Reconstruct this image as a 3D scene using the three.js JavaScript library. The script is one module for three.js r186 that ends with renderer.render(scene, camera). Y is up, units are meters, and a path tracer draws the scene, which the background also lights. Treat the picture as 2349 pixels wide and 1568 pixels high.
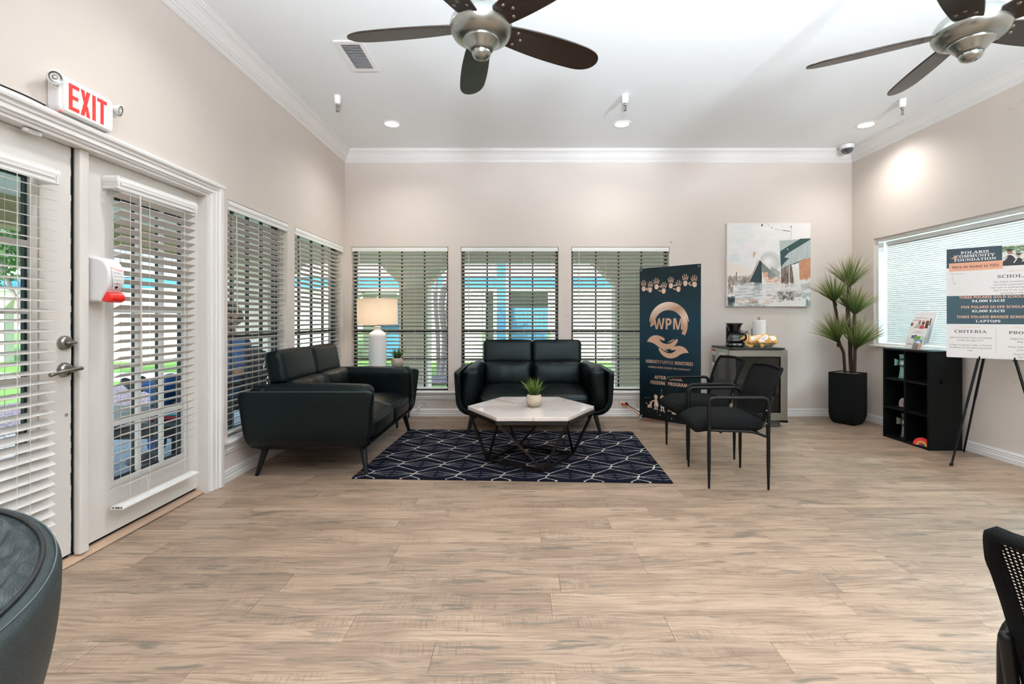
import * as THREE from 'three';
import { mergeGeometries, mergeVertices, toCreasedNormals } from 'three/addons/utils/BufferGeometryUtils.js';
import { MarchingCubes } from 'three/addons/objects/MarchingCubes.js';

// ---------------------------------------------------------------- camera, sky, sun, exposure
// depth D runs away from the camera: world z = -D. Units are metres, floor at y = 0.
const scene = new THREE.Scene();
const camera = new THREE.PerspectiveCamera(2 * Math.atan(784 / 1075) * 180 / Math.PI, 2349 / 1568, 0.05, 200);
camera.position.set(0, 1.18, 0);
camera.setViewOffset(2349, 1568, 1174.5 - 1195, 784 - 730, 2349, 1568);
const EXPOSURE = 1.0;
const SKY_LEVEL = 2.9, SUN_LEVEL = 6;
const DOWNLIGHT = 5.6, FILL_UPLIGHT = 122, TABLE_LAMP = 0.34, OFFICE_LIGHT = 16;
{
  const w = 64, h = 64, d = new Float32Array(w * h * 4);
  for (let j = 0; j < h; j++) {
    const up = Math.max(0, Math.sin(((j + 0.5) / h - 0.5) * Math.PI)), t = Math.pow(up, 0.55);
    for (let i = 0; i < w; i++) d.set([1.05 - 0.62 * t, 1.12 - 0.42 * t, 1.18 - 0.1 * t, 1], (j * w + i) * 4);
  }
  const sky = new THREE.DataTexture(d, w, h, THREE.RGBAFormat, THREE.FloatType);
  sky.mapping = THREE.EquirectangularReflectionMapping; sky.magFilter = THREE.LinearFilter; sky.needsUpdate = true;
  scene.background = sky; scene.backgroundIntensity = SKY_LEVEL;
}
const sun = new THREE.DirectionalLight(new THREE.Color(1, 0.95, 0.86), SUN_LEVEL);
sun.position.set(-9, 17, 9); sun.target.position.set(-3, 0, -10); scene.add(sun, sun.target);
sun.castShadow = true; Object.assign(sun.shadow.camera, { left: -26, right: 26, top: 26, bottom: -26, near: 1, far: 70 }); sun.shadow.radius = 2;

// ---------------------------------------------------------------- helpers
const V = (x, y, z) => new THREE.Vector3(x, y, z);
const rad = (d) => d * Math.PI / 180;
let seed = 7;
const rnd = () => { seed = (seed + 0x6d2b79f5) | 0; let t = Math.imul(seed ^ (seed >>> 15), 1 | seed); t = (t + Math.imul(t ^ (t >>> 7), 61 | t)) ^ t; return ((t ^ (t >>> 14)) >>> 0) / 4294967296; };
const rr = (a, b) => a + (b - a) * rnd();
const clamp = (x, a, b) => Math.min(b, Math.max(a, x)), sstep = (a, b, x) => { const t = clamp((x - a) / (b - a), 0, 1); return t * t * (3 - 2 * t); };
const merge = (list) => {
  if (!Array.isArray(list)) return list;
  return mergeGeometries(list.map((g) => {
    const n = g.index ? g.toNonIndexed() : g;
    for (const k of Object.keys(n.attributes)) if (!['position', 'normal', 'uv'].includes(k)) n.deleteAttribute(k);
    if (!n.attributes.uv) n.setAttribute('uv', new THREE.BufferAttribute(new Float32Array(n.attributes.position.count * 2), 2));
    n.clearGroups(); return n;
  }));
};
const part = (name, geo, mat, parent) => {
  const m = new THREE.Mesh(merge(geo), mat); m.name = name; m.castShadow = m.receiveShadow = true; parent.add(m); return m;
};
const used = new Map();
const numbered = (n) => { const k = used.get(n) ?? 0; used.set(n, k + 1); return k ? n + '_' + String(k).padStart(3, '0') : n; };
const tag = (o, label, category, group) => { o.userData = { ...o.userData, label, category }; if (group) o.userData.group = group; return o; };
const thing = (name, label, category, p = [0, 0, 0], turn = 0, group) => {
  const g = new THREE.Group(); g.name = numbered(name); g.position.set(...p); g.rotation.y = turn; scene.add(g); return tag(g, label, category, group);
};
const single = (name, label, category, geo, mat, p = [0, 0, 0], turn = 0, group) => {
  const m = part(numbered(name), geo, mat, scene); m.position.set(...p); m.rotation.y = turn; return tag(m, label, category, group);
};
const struct = (name, geo, mat, p = [0, 0, 0]) => { const m = part(numbered(name), geo, mat, scene); m.position.set(...p); m.userData.kind = 'structure'; return m; };
const structGroup = (name, p = [0, 0, 0], turn = 0) => { const g = new THREE.Group(); g.name = numbered(name); g.position.set(...p); g.rotation.y = turn; g.userData.kind = 'structure'; scene.add(g); return g; };
const copyOf = (o, label, p, turn, group) => {
  const c = o.clone(); c.name = numbered(o.name.replace(/_\d{3}$/, '')); c.userData = { ...o.userData, label }; if (group) c.userData.group = group;
  if (p) c.position.set(...p); if (turn !== undefined) c.rotation.y = turn; scene.add(c); return c;
};
// boxes with uv in metres
const bx = (w, h, d, x = 0, y = 0, z = 0) => {
  const g = new THREE.BoxGeometry(w, h, d), uv = g.attributes.uv, s = [[d, h], [d, h], [w, d], [w, d], [w, h], [w, h]];
  for (let i = 0; i < 24; i++) uv.setXY(i, uv.getX(i) * s[i >> 2][0], uv.getY(i) * s[i >> 2][1]);
  return g.translate(x, y, z);
};
const b2 = (x0, x1, y0, y1, z0, z1) => bx(x1 - x0, y1 - y0, z1 - z0, (x0 + x1) / 2, (y0 + y1) / 2, (z0 + z1) / 2);
// box with rounded edges, optionally puffed out
const soft = (w, h, d, r, { n = 12, px = 0, py = 0, pz = 0, f } = {}) => {
  let g = new THREE.BoxGeometry(w, h, d, n, n, n); g.deleteAttribute('normal'); g.deleteAttribute('uv'); g = mergeVertices(g, 1e-5);
  const p = g.attributes.position, q = V(0, 0, 0), hw = w / 2, hh = h / 2, hd = d / 2;
  const sp = (t, half) => { const u = Math.abs(t) / half, e = r / half; const k = u > 0.55 ? 1 - e + (u - 0.55) / 0.45 * e : u / 0.55 * (1 - e); return Math.sign(t) * k * half; };
  for (let i = 0; i < p.count; i++) {
    q.set(sp(p.getX(i), hw), sp(p.getY(i), hh), sp(p.getZ(i), hd));
    const nx = q.x / hw, ny = q.y / hh, nz = q.z / hd;
    const c = V(clamp(q.x, -hw + r, hw - r), clamp(q.y, -hh + r, hh - r), clamp(q.z, -hd + r, hd - r)), e = q.clone().sub(c);
    if (e.lengthSq() > 0) q.copy(c).add(e.setLength(r));
    q.x += px * nx * (1 - ny * ny) * (1 - nz * nz); q.y += py * ny * (1 - nx * nx) * (1 - nz * nz); q.z += pz * nz * (1 - nx * nx) * (1 - ny * ny);
    if (f) f(q);
    p.setXYZ(i, q.x, q.y, q.z);
  }
  g.computeVertexNormals();
  const uv = new Float32Array(p.count * 2);
  for (let i = 0; i < p.count; i++) { uv[2 * i] = p.getX(i) + 0.37 * p.getZ(i); uv[2 * i + 1] = p.getY(i) + p.getZ(i); }
  g.setAttribute('uv', new THREE.BufferAttribute(uv, 2));
  return g;
};
const rod = (a, b, r0, r1 = r0, seg = 10) => {
  const A = V(...a), B = V(...b), d = B.clone().sub(A), g = new THREE.CylinderGeometry(r1, r0, d.length(), seg, 1);
  g.applyQuaternion(new THREE.Quaternion().setFromUnitVectors(V(0, 1, 0), d.clone().normalize()));
  return g.translate(...A.add(B).multiplyScalar(0.5).toArray());
};
const bar = (a, b, w, t, up = V(0, 1, 0)) => {           // rectangular bar from a to b
  const A = V(...a), B = V(...b), z = B.clone().sub(A), L = z.length(); z.normalize();
  const x = V(0, 0, 0).crossVectors(up, z); if (x.lengthSq() < 1e-6) x.set(1, 0, 0); x.normalize();
  const y = V(0, 0, 0).crossVectors(z, x), g = bx(w, t, L);
  g.applyMatrix4(new THREE.Matrix4().makeBasis(x, y, z)); return g.translate(...A.add(B).multiplyScalar(0.5).toArray());
};
const tube = (pts, r, { seg = 24, rs = 8, closed = false, tension = 0.5 } = {}) => {
  const c = new THREE.CatmullRomCurve3(pts.map((p) => V(...p)), closed, 'catmullrom', tension), g = [new THREE.TubeGeometry(c, seg, r, rs, closed)];
  if (!closed) for (const t of [0, 1]) g.push(new THREE.SphereGeometry(r, rs, 6).translate(...c.getPoint(t).toArray()));
  return merge(g);
};
const bent = (pts, r, fillet, o = {}) => {                // polyline with rounded corners
  const P = pts.map((p) => V(...p)), out = [P[0]];
  for (let i = 1; i < P.length - 1; i++) {
    const a = P[i - 1].clone().sub(P[i]), b = P[i + 1].clone().sub(P[i]), f = Math.min(fillet, a.length() / 2.1, b.length() / 2.1); a.setLength(f); b.setLength(f);
    for (let k = 0; k <= 6; k++) { const t = k / 6, u = 1 - t; out.push(P[i].clone().add(a.clone().multiplyScalar(u * u)).add(b.clone().multiplyScalar(t * t))); }
  }
  out.push(P[P.length - 1]);
  const path = new THREE.CurvePath(); for (let i = 1; i < out.length; i++) if (out[i].distanceTo(out[i - 1]) > 1e-6) path.add(new THREE.LineCurve3(out[i - 1], out[i]));
  const g = [new THREE.TubeGeometry(path, o.seg ?? 60, r, o.rs ?? 8, false)];
  for (const e of [out[0], out[out.length - 1]]) g.push(new THREE.SphereGeometry(r, 8, 6).translate(e.x, e.y, e.z));
  return merge(g);
};
const lathe = (pts, seg = 32) => new THREE.LatheGeometry(pts.map(([r, y]) => new THREE.Vector2(Math.max(r, 0.00001), y)), seg);
const shapeOf = (pts) => new THREE.Shape(pts.map(([x, y]) => new THREE.Vector2(x, y)));
const extr = (shape, depth, bevel = 0, o = {}) => new THREE.ExtrudeGeometry(shape, { depth: depth - 2 * bevel, bevelEnabled: bevel > 0, bevelThickness: bevel, bevelSize: bevel, bevelOffset: -bevel, bevelSegments: 2, curveSegments: 16, ...o }).translate(0, 0, bevel);
// profile (u, v) carried from A to B; U and Vd are the directions of u and v
const run = (pts, A, B, U, Vd) => {
  let a = V(...A), b = V(...B), l = b.clone().sub(a); const L = l.length(); l.normalize();
  const u = V(...U), v = V(...Vd);
  if (V(0, 0, 0).crossVectors(u, v).dot(l) < 0) { [a, b] = [b, a]; l.negate(); }
  return new THREE.ExtrudeGeometry(shapeOf(pts), { depth: L, bevelEnabled: false }).applyMatrix4(new THREE.Matrix4().makeBasis(u, v, l)).translate(a.x, a.y, a.z);
};
const rrect = (w, h, r, x = 0, y = 0) => { const s = new THREE.Shape(), a = x - w / 2, b = y - h / 2; s.moveTo(a + r, b); s.lineTo(a + w - r, b); s.quadraticCurveTo(a + w, b, a + w, b + r); s.lineTo(a + w, b + h - r); s.quadraticCurveTo(a + w, b + h, a + w - r, b + h); s.lineTo(a + r, b + h); s.quadraticCurveTo(a, b + h, a, b + h - r); s.lineTo(a, b + r); s.quadraticCurveTo(a, b, a + r, b); return s; };
const hole = (s, x0, x1, y0, y1) => { s.holes.push(new THREE.Path([[x0, y0], [x0, y1], [x1, y1], [x1, y0]].map(([x, y]) => new THREE.Vector2(x, y)))); return s; };

// ---------------------------------------------------------------- noise and textures
const hash = (x, y, s) => { let h = Math.imul(x, 374761393) + Math.imul(y, 668265263) + Math.imul(s, 1442695041); h = Math.imul(h ^ (h >>> 13), 1274126177); return ((h ^ (h >>> 16)) >>> 0) / 4294967296; };
const vn = (x, y, s, px = 0, py = 0) => {
  const ix = Math.floor(x), iy = Math.floor(y), fx = x - ix, fy = y - iy, u = fx * fx * (3 - 2 * fx), v = fy * fy * (3 - 2 * fy);
  const X = (i) => (px ? ((i % px) + px) % px : i), Y = (i) => (py ? ((i % py) + py) % py : i), x0 = X(ix), x1 = X(ix + 1), y0 = Y(iy), y1 = Y(iy + 1);
  const a = hash(x0, y0, s), b = hash(x1, y0, s), c = hash(x0, y1, s), d = hash(x1, y1, s);
  return a + (b - a) * u + (c - a + (a - b - c + d) * u) * v;
};
const fbm = (x, y, s, o = 4, px = 0, py = 0) => { let t = 0, a = 0.5, n = 0; for (let i = 0; i < o; i++) { t += a * vn(x, y, s + i, px, py); n += a; a *= 0.5; x *= 2; y *= 2; px *= 2; py *= 2; } return t / n; };
const dataTex = (w, h, f, srgb = true, rx = 1, ry = 1) => {
  const d = new Uint8Array(w * h * 4);
  for (let j = 0; j < h; j++) for (let i = 0; i < w; i++) { const c = f(i / w, j / h, i, j), o = (j * w + i) * 4; d[o] = clamp(c[0], 0, 255); d[o + 1] = clamp(c[1], 0, 255); d[o + 2] = clamp(c[2], 0, 255); d[o + 3] = 255; }
  const t = new THREE.DataTexture(d, w, h); t.wrapS = t.wrapT = THREE.RepeatWrapping; t.magFilter = THREE.LinearFilter; t.repeat.set(rx, ry); if (srgb) t.colorSpace = THREE.SRGBColorSpace; t.needsUpdate = true; return t;
};
const grey = (w, h, f, rx, ry) => dataTex(w, h, (u, v, i, j) => { const g = f(u, v, i, j) * 255; return [g, g, g]; }, false, rx, ry);
const canvasTex = (w, h, draw) => { const c = document.createElement('canvas'); c.width = w; c.height = h; draw(c.getContext('2d'), w, h); const t = new THREE.CanvasTexture(c); t.colorSpace = THREE.SRGBColorSpace; t.magFilter = THREE.LinearFilter; return t; };
const mat = (color, roughness = 0.6, o = {}) => new THREE.MeshStandardMaterial({ color, roughness, ...o });
const phys = (color, roughness = 0.6, o = {}) => new THREE.MeshPhysicalMaterial({ color, roughness, ...o });
const lerp3 = (a, b, t) => [a[0] + (b[0] - a[0]) * t, a[1] + (b[1] - a[1]) * t, a[2] + (b[2] - a[2]) * t];

const STRIPS = 13;
const plankTex = dataTex(2048, 2048, (u, v, i, j) => {
  const k = Math.min(STRIPS - 1, Math.floor(v * STRIPS)), y = v * STRIPS - k, s = 100 + k * 17;
  const wob = (fbm(u * 5, y * 1.2, s, 2) - 0.5) * 0.9, yy = y + wob * 0.25;
  const big = fbm(u * 3.2, yy * 2.2, s + 1, 3), streak = fbm(u * 9, yy * 26, s + 2, 4), fine = vn(u * 60, yy * 95, s + 3), ring = Math.abs(((yy * 7 + wob * 5 + big * 3) % 1 + 1) % 1 - 0.5) * 2;
  const patch = sstep(0.56, 0.74, fbm(u * 6.5, yy * 5, s + 4, 4)) * sstep(0.35, 0.62, streak);
  const sawMask = sstep(0.5, 0.72, fbm(u * 4, y * 2.5, s + 5, 2)), saw = Math.pow(vn((u + y * 0.012) * 330, y * 3, s + 6), 3) * sawMask;
  let c = lerp3([186, 167, 148], [152, 134, 117], sstep(0.3, 0.75, big) * 0.75);
  c = lerp3(c, [200, 184, 166], sstep(0.5, 0.8, streak) * 0.55);
  c = lerp3(c, [122, 105, 90], sstep(0.5, 0.2, streak) * 0.55 + sstep(0.7, 1, ring) * 0.16);
  c = lerp3(c, [96, 92, 84], patch * 0.72);
  c = lerp3(c, [108, 95, 83], saw * 0.55 + sstep(0.78, 0.98, fine) * 0.25);
  const tone = 0.94 + 0.13 * hash(k, 3, 9);
  return [c[0] * tone * 0.84, c[1] * tone * 0.80, c[2] * tone * 0.765];
});
const plankBump = grey(1024, 1024, (u, v) => { const k = Math.floor(v * STRIPS), y = v * STRIPS - k; return 0.5 + 0.3 * (fbm(u * 14, y * 30, k * 13 + 3, 3) - 0.5) - 0.25 * Math.pow(vn(u * 300, y * 4, k), 4); });
const plaster = grey(1024, 1024, (u, v) => {
  const a = fbm(u * 6, v * 6, 21, 4, 6, 6), b = fbm(u * 10 + a * 2, v * 10, 31, 3, 10, 10), c = Math.abs(fbm(u * 4, v * 4 + a, 41, 3, 4, 4) - 0.5);
  return 0.5 + 0.35 * (a - 0.5) + 0.25 * (b - 0.5) - 0.12 * sstep(0.02, 0, c) * sstep(0.6, 0.75, b);
}, 0.45, 0.45);
const leatherBump = grey(512, 512, (u, v) => 0.5 + 0.5 * (fbm(u * 64, v * 64, 51, 3, 64, 64) - 0.5) + 0.5 * (fbm(u * 8, v * 8, 57, 3, 8, 8) - 0.5), 3, 3);
const fabricBump = grey(256, 256, (u, v) => 0.5 + 0.25 * Math.sin(u * 128 * Math.PI) * Math.sin(v * 128 * Math.PI), 5, 5);
const stuccoBump = grey(512, 512, (u, v) => fbm(u * 48, v * 48, 61, 4, 48, 48), 0.8, 0.8);

const M = {
  wall: mat('#d8cdc4', 0.85, { bumpMap: plaster, bumpScale: 0.012 }),
  ceiling: mat('#eff2f2', 0.9, { bumpMap: plaster, bumpScale: 0.003 }),
  trim: mat('#e9e6e3', 0.42), door: mat('#dfdad3', 0.45), jamb: mat('#e2ded9', 0.45),
  plank: mat('#ffffff', 0.42, { map: plankTex, bumpMap: plankBump, bumpScale: 0.0012 }), dark: mat('#15130f', 0.9),
  blackFrame: mat('#0b0b0b', 0.5), pane: phys('#ffffff', 0, { transmission: 1, thickness: 0, ior: 1.5 }),
  blind: phys('#dcd5cf', 0.5, { transmission: 0.08, thickness: 0 }), blindTrim: mat('#eceae7', 0.42), cord: mat('#e8e4de', 0.8), wand: mat('#cbbfb5', 0.35),
  leather: phys('#060b0c', 0.36, { bumpMap: leatherBump, bumpScale: 0.0015, specularIntensity: 0.42, specularColor: new THREE.Color(0.8, 1, 1) }), sofaLeg: phys('#060707', 0.45, { specularIntensity: 0.5 }), thread: mat('#3d4e54', 0.7),
  blackMetal: phys('#070909', 0.42, { specularIntensity: 0.5 }), steel: mat('#8d918d', 0.3, { metalness: 1 }), brushed: mat('#a5a8a3', 0.27, { metalness: 1 }), nickel: mat('#8f8b83', 0.28, { metalness: 1 }),
  white: mat('#f0eeeb', 0.35), whitePlastic: phys('#eeeceb', 0.3), black: phys('#060808', 0.45, { specularIntensity: 0.5 }), blackGloss: phys('#060808', 0.12),
  clear: phys('#ffffff', 0.02, { transmission: 1, thickness: 0, ior: 1.46 }),
};

// ---------------------------------------------------------------- room shell
const XL = -2.13, XR = 4.0, ZB = 5.663, ZF = -3.5, CEIL = 3.2, TH = 0.18, DOORX = -2.19;
const HEAD = 2.045, SILL = 0.3;
const leftWins = [[3.402, 4.276], [4.412, 5.612]], backWins = [[-2.049, -0.88], [-0.7245, 0.453], [0.611, 1.794]], rightWin = [2.35, 5.315, 0.884, 2.08];
const doorHole = [1.4, 3.19];
{
  const floor = structGroup('floor');
  part('subfloor', b2(XL - 0.12, XR, -0.08, -0.005, -ZB, -ZF), M.dark, floor);
  const PW = 0.152, PL = 1.22, rest = [];
  const plank = (x0, x1, d0, d1, k, flip, u0) => {
    const g = new THREE.BoxGeometry(x1 - x0 - 0.0012, 0.006, d1 - d0 - 0.0012), uv = g.attributes.uv, p = g.attributes.position;
    for (let i = 0; i < 24; i++) {
      let u = u0 + (p.getX(i) + (x1 - x0) / 2) / PL; const v = 0.03 + 0.94 * (p.getZ(i) / (d1 - d0) + 0.5);
      uv.setXY(i, flip & 1 ? 1 - u : u, (k + (flip & 2 ? 1 - v : v)) / STRIPS);
    }
    return g.translate((x0 + x1) / 2, -0.003, -(d0 + d1) / 2);
  };
  let last = -1;
  for (let d = ZB, r = 0; d > ZF; d -= PW, r++) {
    const d0 = Math.max(d - PW, ZF);
    let off = rr(0, PL);
    for (let x = XL - 0.1 - off; x < XR; x += PL) {
      const a = Math.max(x, XL - 0.1), b = Math.min(x + PL, XR);
      if (b - a < 0.02) continue;
      let k = Math.floor(rnd() * STRIPS); if (k === last) k = (k + 5) % STRIPS; last = k;
      const g = plank(a, b, d0, d, k, Math.floor(rnd() * 4), (a - x) / PL);
      if (d > 1.35) part('plank', g, M.plank, floor); else rest.push(g);
    }
  }
  part('plank', rest, M.plank, floor).userData.kind = 'stuff';
}
struct('ceiling', b2(XL - TH, XR + TH, CEIL, CEIL + 0.15, -ZB - TH, -ZF + TH), M.ceiling);
{
  const s = shapeOf([[ZF - TH, 0], [doorHole[0], 0], [doorHole[0], 2.03], [doorHole[1], 2.03], [doorHole[1], 0], [ZB + TH, 0], [ZB + TH, CEIL], [ZF - TH, CEIL]]);
  for (const [a, b] of leftWins) hole(s, a, b, SILL, HEAD);
  const side = (sh, x0) => new THREE.ExtrudeGeometry(sh, { depth: TH, bevelEnabled: false }).applyMatrix4(new THREE.Matrix4().makeBasis(V(0, 0, -1), V(0, 1, 0), V(1, 0, 0))).translate(x0, 0, 0);
  struct('wall_left', side(s, XL - TH), M.wall);
  const s2 = shapeOf([[ZF - TH, 0], [ZB + TH, 0], [ZB + TH, CEIL], [ZF - TH, CEIL]]);
  hole(s2, ...rightWin);
  struct('wall_right', side(s2, XR), M.wall);
  const s3 = shapeOf([[XL, 0], [XR, 0], [XR, CEIL], [XL, CEIL]]);
  for (const [a, b] of backWins) hole(s3, a, b, SILL, HEAD);
  struct('wall_back', new THREE.ExtrudeGeometry(s3, { depth: TH, bevelEnabled: false }).translate(0, 0, -ZB - TH), M.wall);
  struct('wall_front', b2(XL, XR, 0, CEIL, -ZF, -ZF + TH), M.wall);
}
const CROWN = [[0, 0], [0.105, 0], [0.105, -0.012], [0.096, -0.016], [0.094, -0.026], [0.082, -0.031], [0.066, -0.046], [0.05, -0.07], [0.04, -0.09], [0.03, -0.098], [0.03, -0.11], [0.02, -0.116], [0.016, -0.13], [0.008, -0.138], [0.008, -0.144], [0, -0.144]];
const BASE = [[0, 0], [0.016, 0], [0.016, 0.036], [0.012, 0.04], [0.013, 0.06], [0.009, 0.066], [0.013, 0.072], [0.013, 0.078], [0.007, 0.083], [0.006, 0.092], [0, 0.092]];
struct('trim_1', run(CROWN, [XL, CEIL, -ZB], [XL, CEIL, -ZF], [1, 0, 0], [0, 1, 0]), M.trim);
struct('trim_2', run(CROWN, [XL, CEIL, -ZB], [XR, CEIL, -ZB], [0, 0, 1], [0, 1, 0]), M.trim);
struct('trim_3', run(CROWN, [XR, CEIL, -ZB], [XR, CEIL, -ZF], [-1, 0, 0], [0, 1, 0]), M.trim);
struct('baseboard_left', run(BASE, [XL, 0, -ZB], [XL, 0, -3.318], [1, 0, 0], [0, 1, 0]), M.trim);
struct('baseboard_back', run(BASE, [XL, 0, -ZB], [XR, 0, -ZB], [0, 0, 1], [0, 1, 0]), M.trim);
struct('baseboard_right', run(BASE, [XR, 0, -ZB], [XR, 0, -ZF], [-1, 0, 0], [0, 1, 0]), M.trim);
// window stools and aprons run on under all windows of a wall
const STOOL = [[-0.1, 0], [0.045, 0], [0.048, 0.004], [0.048, 0.014], [0.043, 0.018], [-0.1, 0.018]];
const APRON = [[0, 0], [0.034, 0], [0.034, -0.012], [0.024, -0.02], [0.018, -0.04], [0.022, -0.05], [0.016, -0.058], [0.012, -0.078], [0.006, -0.084], [0, -0.084]];
for (const [A, B, U] of [[[XL, SILL - 0.018, -3.34], [XL, SILL - 0.018, -5.655], [1, 0, 0]], [[-2.12, SILL - 0.018, -ZB], [1.86, SILL - 0.018, -ZB], [0, 0, 1]]]) {
  const in1 = U[0] ? [[XL, SILL - 0.018, -3.36], [XL, SILL - 0.018, -5.655]] : [A, [1.84, SILL - 0.018, -ZB]];
  struct('trim', [run(STOOL.map(([u, v]) => [Math.max(u, 0.0005), v]), A, B, U, [0, 1, 0]), run(APRON, ...in1, U, [0, 1, 0])], M.trim);
}

// ---------------------------------------------------------------- windows: black frame, 4 x 5 panes
let winNo = 0;
function makeWindow(p, turn, W, H) {
  const g = structGroup('window_' + ++winNo, p, turn), z0 = -0.135, z1 = -0.095, t = 0.03, mid = H * 0.418;
  part('window_frame', [b2(-W / 2, -W / 2 + t, 0, H, z0, z1), b2(W / 2 - t, W / 2, 0, H, z0, z1), b2(-W / 2 + t, W / 2 - t, 0, t, z0, z1), b2(-W / 2 + t, W / 2 - t, H - t, H, z0, z1)], M.blackFrame, g);
  part('meeting_rail', b2(-W / 2 + t, W / 2 - t, mid - 0.02, mid + 0.02, z0 - 0.005, z1 + 0.005), M.blackFrame, g);
  const xs = [0, 1, 2, 3, 4].map((i) => -W / 2 + t + (W - 2 * t) * i / 4);
  const ys = [t, (t + mid) / 2, mid, mid + (H - t - mid) / 3, mid + (H - t - mid) * 2 / 3, H - t];
  for (const x of xs.slice(1, 4)) part('muntin', b2(x - 0.009, x + 0.009, t, H - t, z0 + 0.01, z1 - 0.008), M.blackFrame, g);
  for (const k of [1, 3, 4]) part('muntin', b2(-W / 2 + t, W / 2 - t, ys[k] - 0.009, ys[k] + 0.009, z0 + 0.011, z1 - 0.009), M.blackFrame, g);
  const geo = new Map();
  for (let j = 0; j < 5; j++) for (let i = 0; i < 4; i++) {
    if (!geo.has(j)) geo.set(j, new THREE.PlaneGeometry(xs[1] - xs[0], ys[j + 1] - ys[j]));
    part('pane', geo.get(j), M.pane, g).position.set((xs[i] + xs[i + 1]) / 2, (ys[j] + ys[j + 1]) / 2, -0.115);
  }
  // plastered reveal sill inside the opening
  part('reveal', b2(-W / 2, W / 2, -0.0005, 0.004, -TH, -0.002), M.trim, g);
  return g;
}
for (const [a, b] of leftWins) makeWindow([XL, SILL, -(a + b) / 2], Math.PI / 2, b - a, HEAD - SILL);
for (const [a, b] of backWins) makeWindow([(a + b) / 2, SILL, -ZB], 0, b - a, HEAD - SILL);

// ---------------------------------------------------------------- slatted blinds
const VAL = [[0, 0], [0.012, 0], [0.014, 0.008], [0.008, 0.014], [0.011, 0.024], [0.011, 0.03], [0.016, 0.034], [0.018, 0.045], [0.016, 0.058], [0.009, 0.066], [0.006, 0.07], [0, 0.07]];
const FLATV = [[0, 0], [0.01, 0], [0.012, 0.004], [0.012, 0.046], [0.009, 0.051], [0, 0.052]];
function makeBlind(label, p, turn, { W, top, bottom = 0.03, z = -0.04, slat = 0.05, pitch = 0.046, tilt = -22, tiltAt, profile = VAL, valZ = -0.012, ret = 0, wand, cords = [0.1, 0.5, 0.9], rails = true, group = 'slatted blinds in the windows and doors' }) {
  const g = thing('window_blind', label, 'blind', p, turn, group), vh = profile[profile.length - 1][1];
  const val = [run(profile, [-W / 2, top - vh, valZ], [W / 2, top - vh, valZ], [0, 0, 1], [0, 1, 0])];
  if (ret) for (const s of [-1, 1]) val.push(run(profile, [s * (W / 2 - 0.012), top - vh, valZ + 0.016], [s * (W / 2 - 0.012), top - vh, valZ - ret], [s, 0, 0], [0, 1, 0]));
  part('valance', val, M.blindTrim, g);
  part('headrail', b2(-W / 2 + 0.02, W / 2 - 0.02, top - 0.045, top - 0.004, z - 0.025, z + 0.022), M.blindTrim, g);
  const SW = ret ? W - 0.03 : W - 0.012, sg = bx(SW, 0.0028, slat), n = Math.floor((top - vh - 0.012 - bottom) / pitch);
  for (let i = 0; i < n; i++) {
    const y = top - vh - 0.012 - (i + 0.35) * pitch, m = part('slat', sg, M.blind, g);
    m.position.set(0, y, z); m.rotation.x = rad(tiltAt ? tiltAt(i, n) : tilt + (hash(i, 5, Math.round(W * 1e4)) - 0.5) * 1.6);
  }
  if (rails) part('bottom_rail', soft(SW, 0.02, slat + 0.004, 0.005, { n: 4 }).translate(0, bottom + 0.006, z), M.blindTrim, g);
  for (const c of cords) for (const s of [-1, 1]) {
    const x = -W / 2 + W * c;
    part('ladder_cord', rod([x, bottom + 0.01, z + s * (slat / 2 + 0.001)], [x, top - vh, z + s * (slat / 2 + 0.001)], 0.0011, 0.0011, 5), M.cord, g);
  }
  if (wand) part('tilt_wand', rod([-W / 2 + wand[0], top - vh, z + 0.033], [-W / 2 + wand[0] + 0.004, top - vh - wand[1], z + 0.036], 0.0045, 0.0045, 8), M.wand, g);
  return g;
}
const WH = HEAD - SILL;
const winBlind = (label, p, turn, w, o = {}) => makeBlind(label, p, turn, { W: w - 0.012, top: WH - 0.004, cords: [0.07, 0.35, 0.65, 0.93], ...o });
winBlind('white slatted blind in the side window nearest the double doors, over the sofa arm', [XL, SILL, -(leftWins[0][0] + leftWins[0][1]) / 2], Math.PI / 2, leftWins[0][1] - leftWins[0][0], { wand: [0.12, 0.76], tilt: -25, z: -0.044, valZ: -0.008, cords: [0.1, 0.5, 0.9] });
winBlind('white slatted blind in the side window beside the room corner, above the loveseat headrests', [XL, SILL, -(leftWins[1][0] + leftWins[1][1]) / 2], Math.PI / 2, leftWins[1][1] - leftWins[1][0], { wand: [0.12, 0.74], tilt: -19, profile: VAL.map(([u, v]) => [u * 0.6, v]), z: -0.044, valZ: -0.004 });
['white slatted blind behind the lit table lamp', 'white slatted blind in the middle back window behind the loveseat', 'white slatted blind partly hidden by the tall dark banner'].forEach((l, i) => {
  const [a, b] = backWins[i]; winBlind(l, [(a + b) / 2, SILL, -ZB], 0, b - a, { wand: [0.085, 0.77], profile: FLATV, valZ: -0.014 });
});

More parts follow.
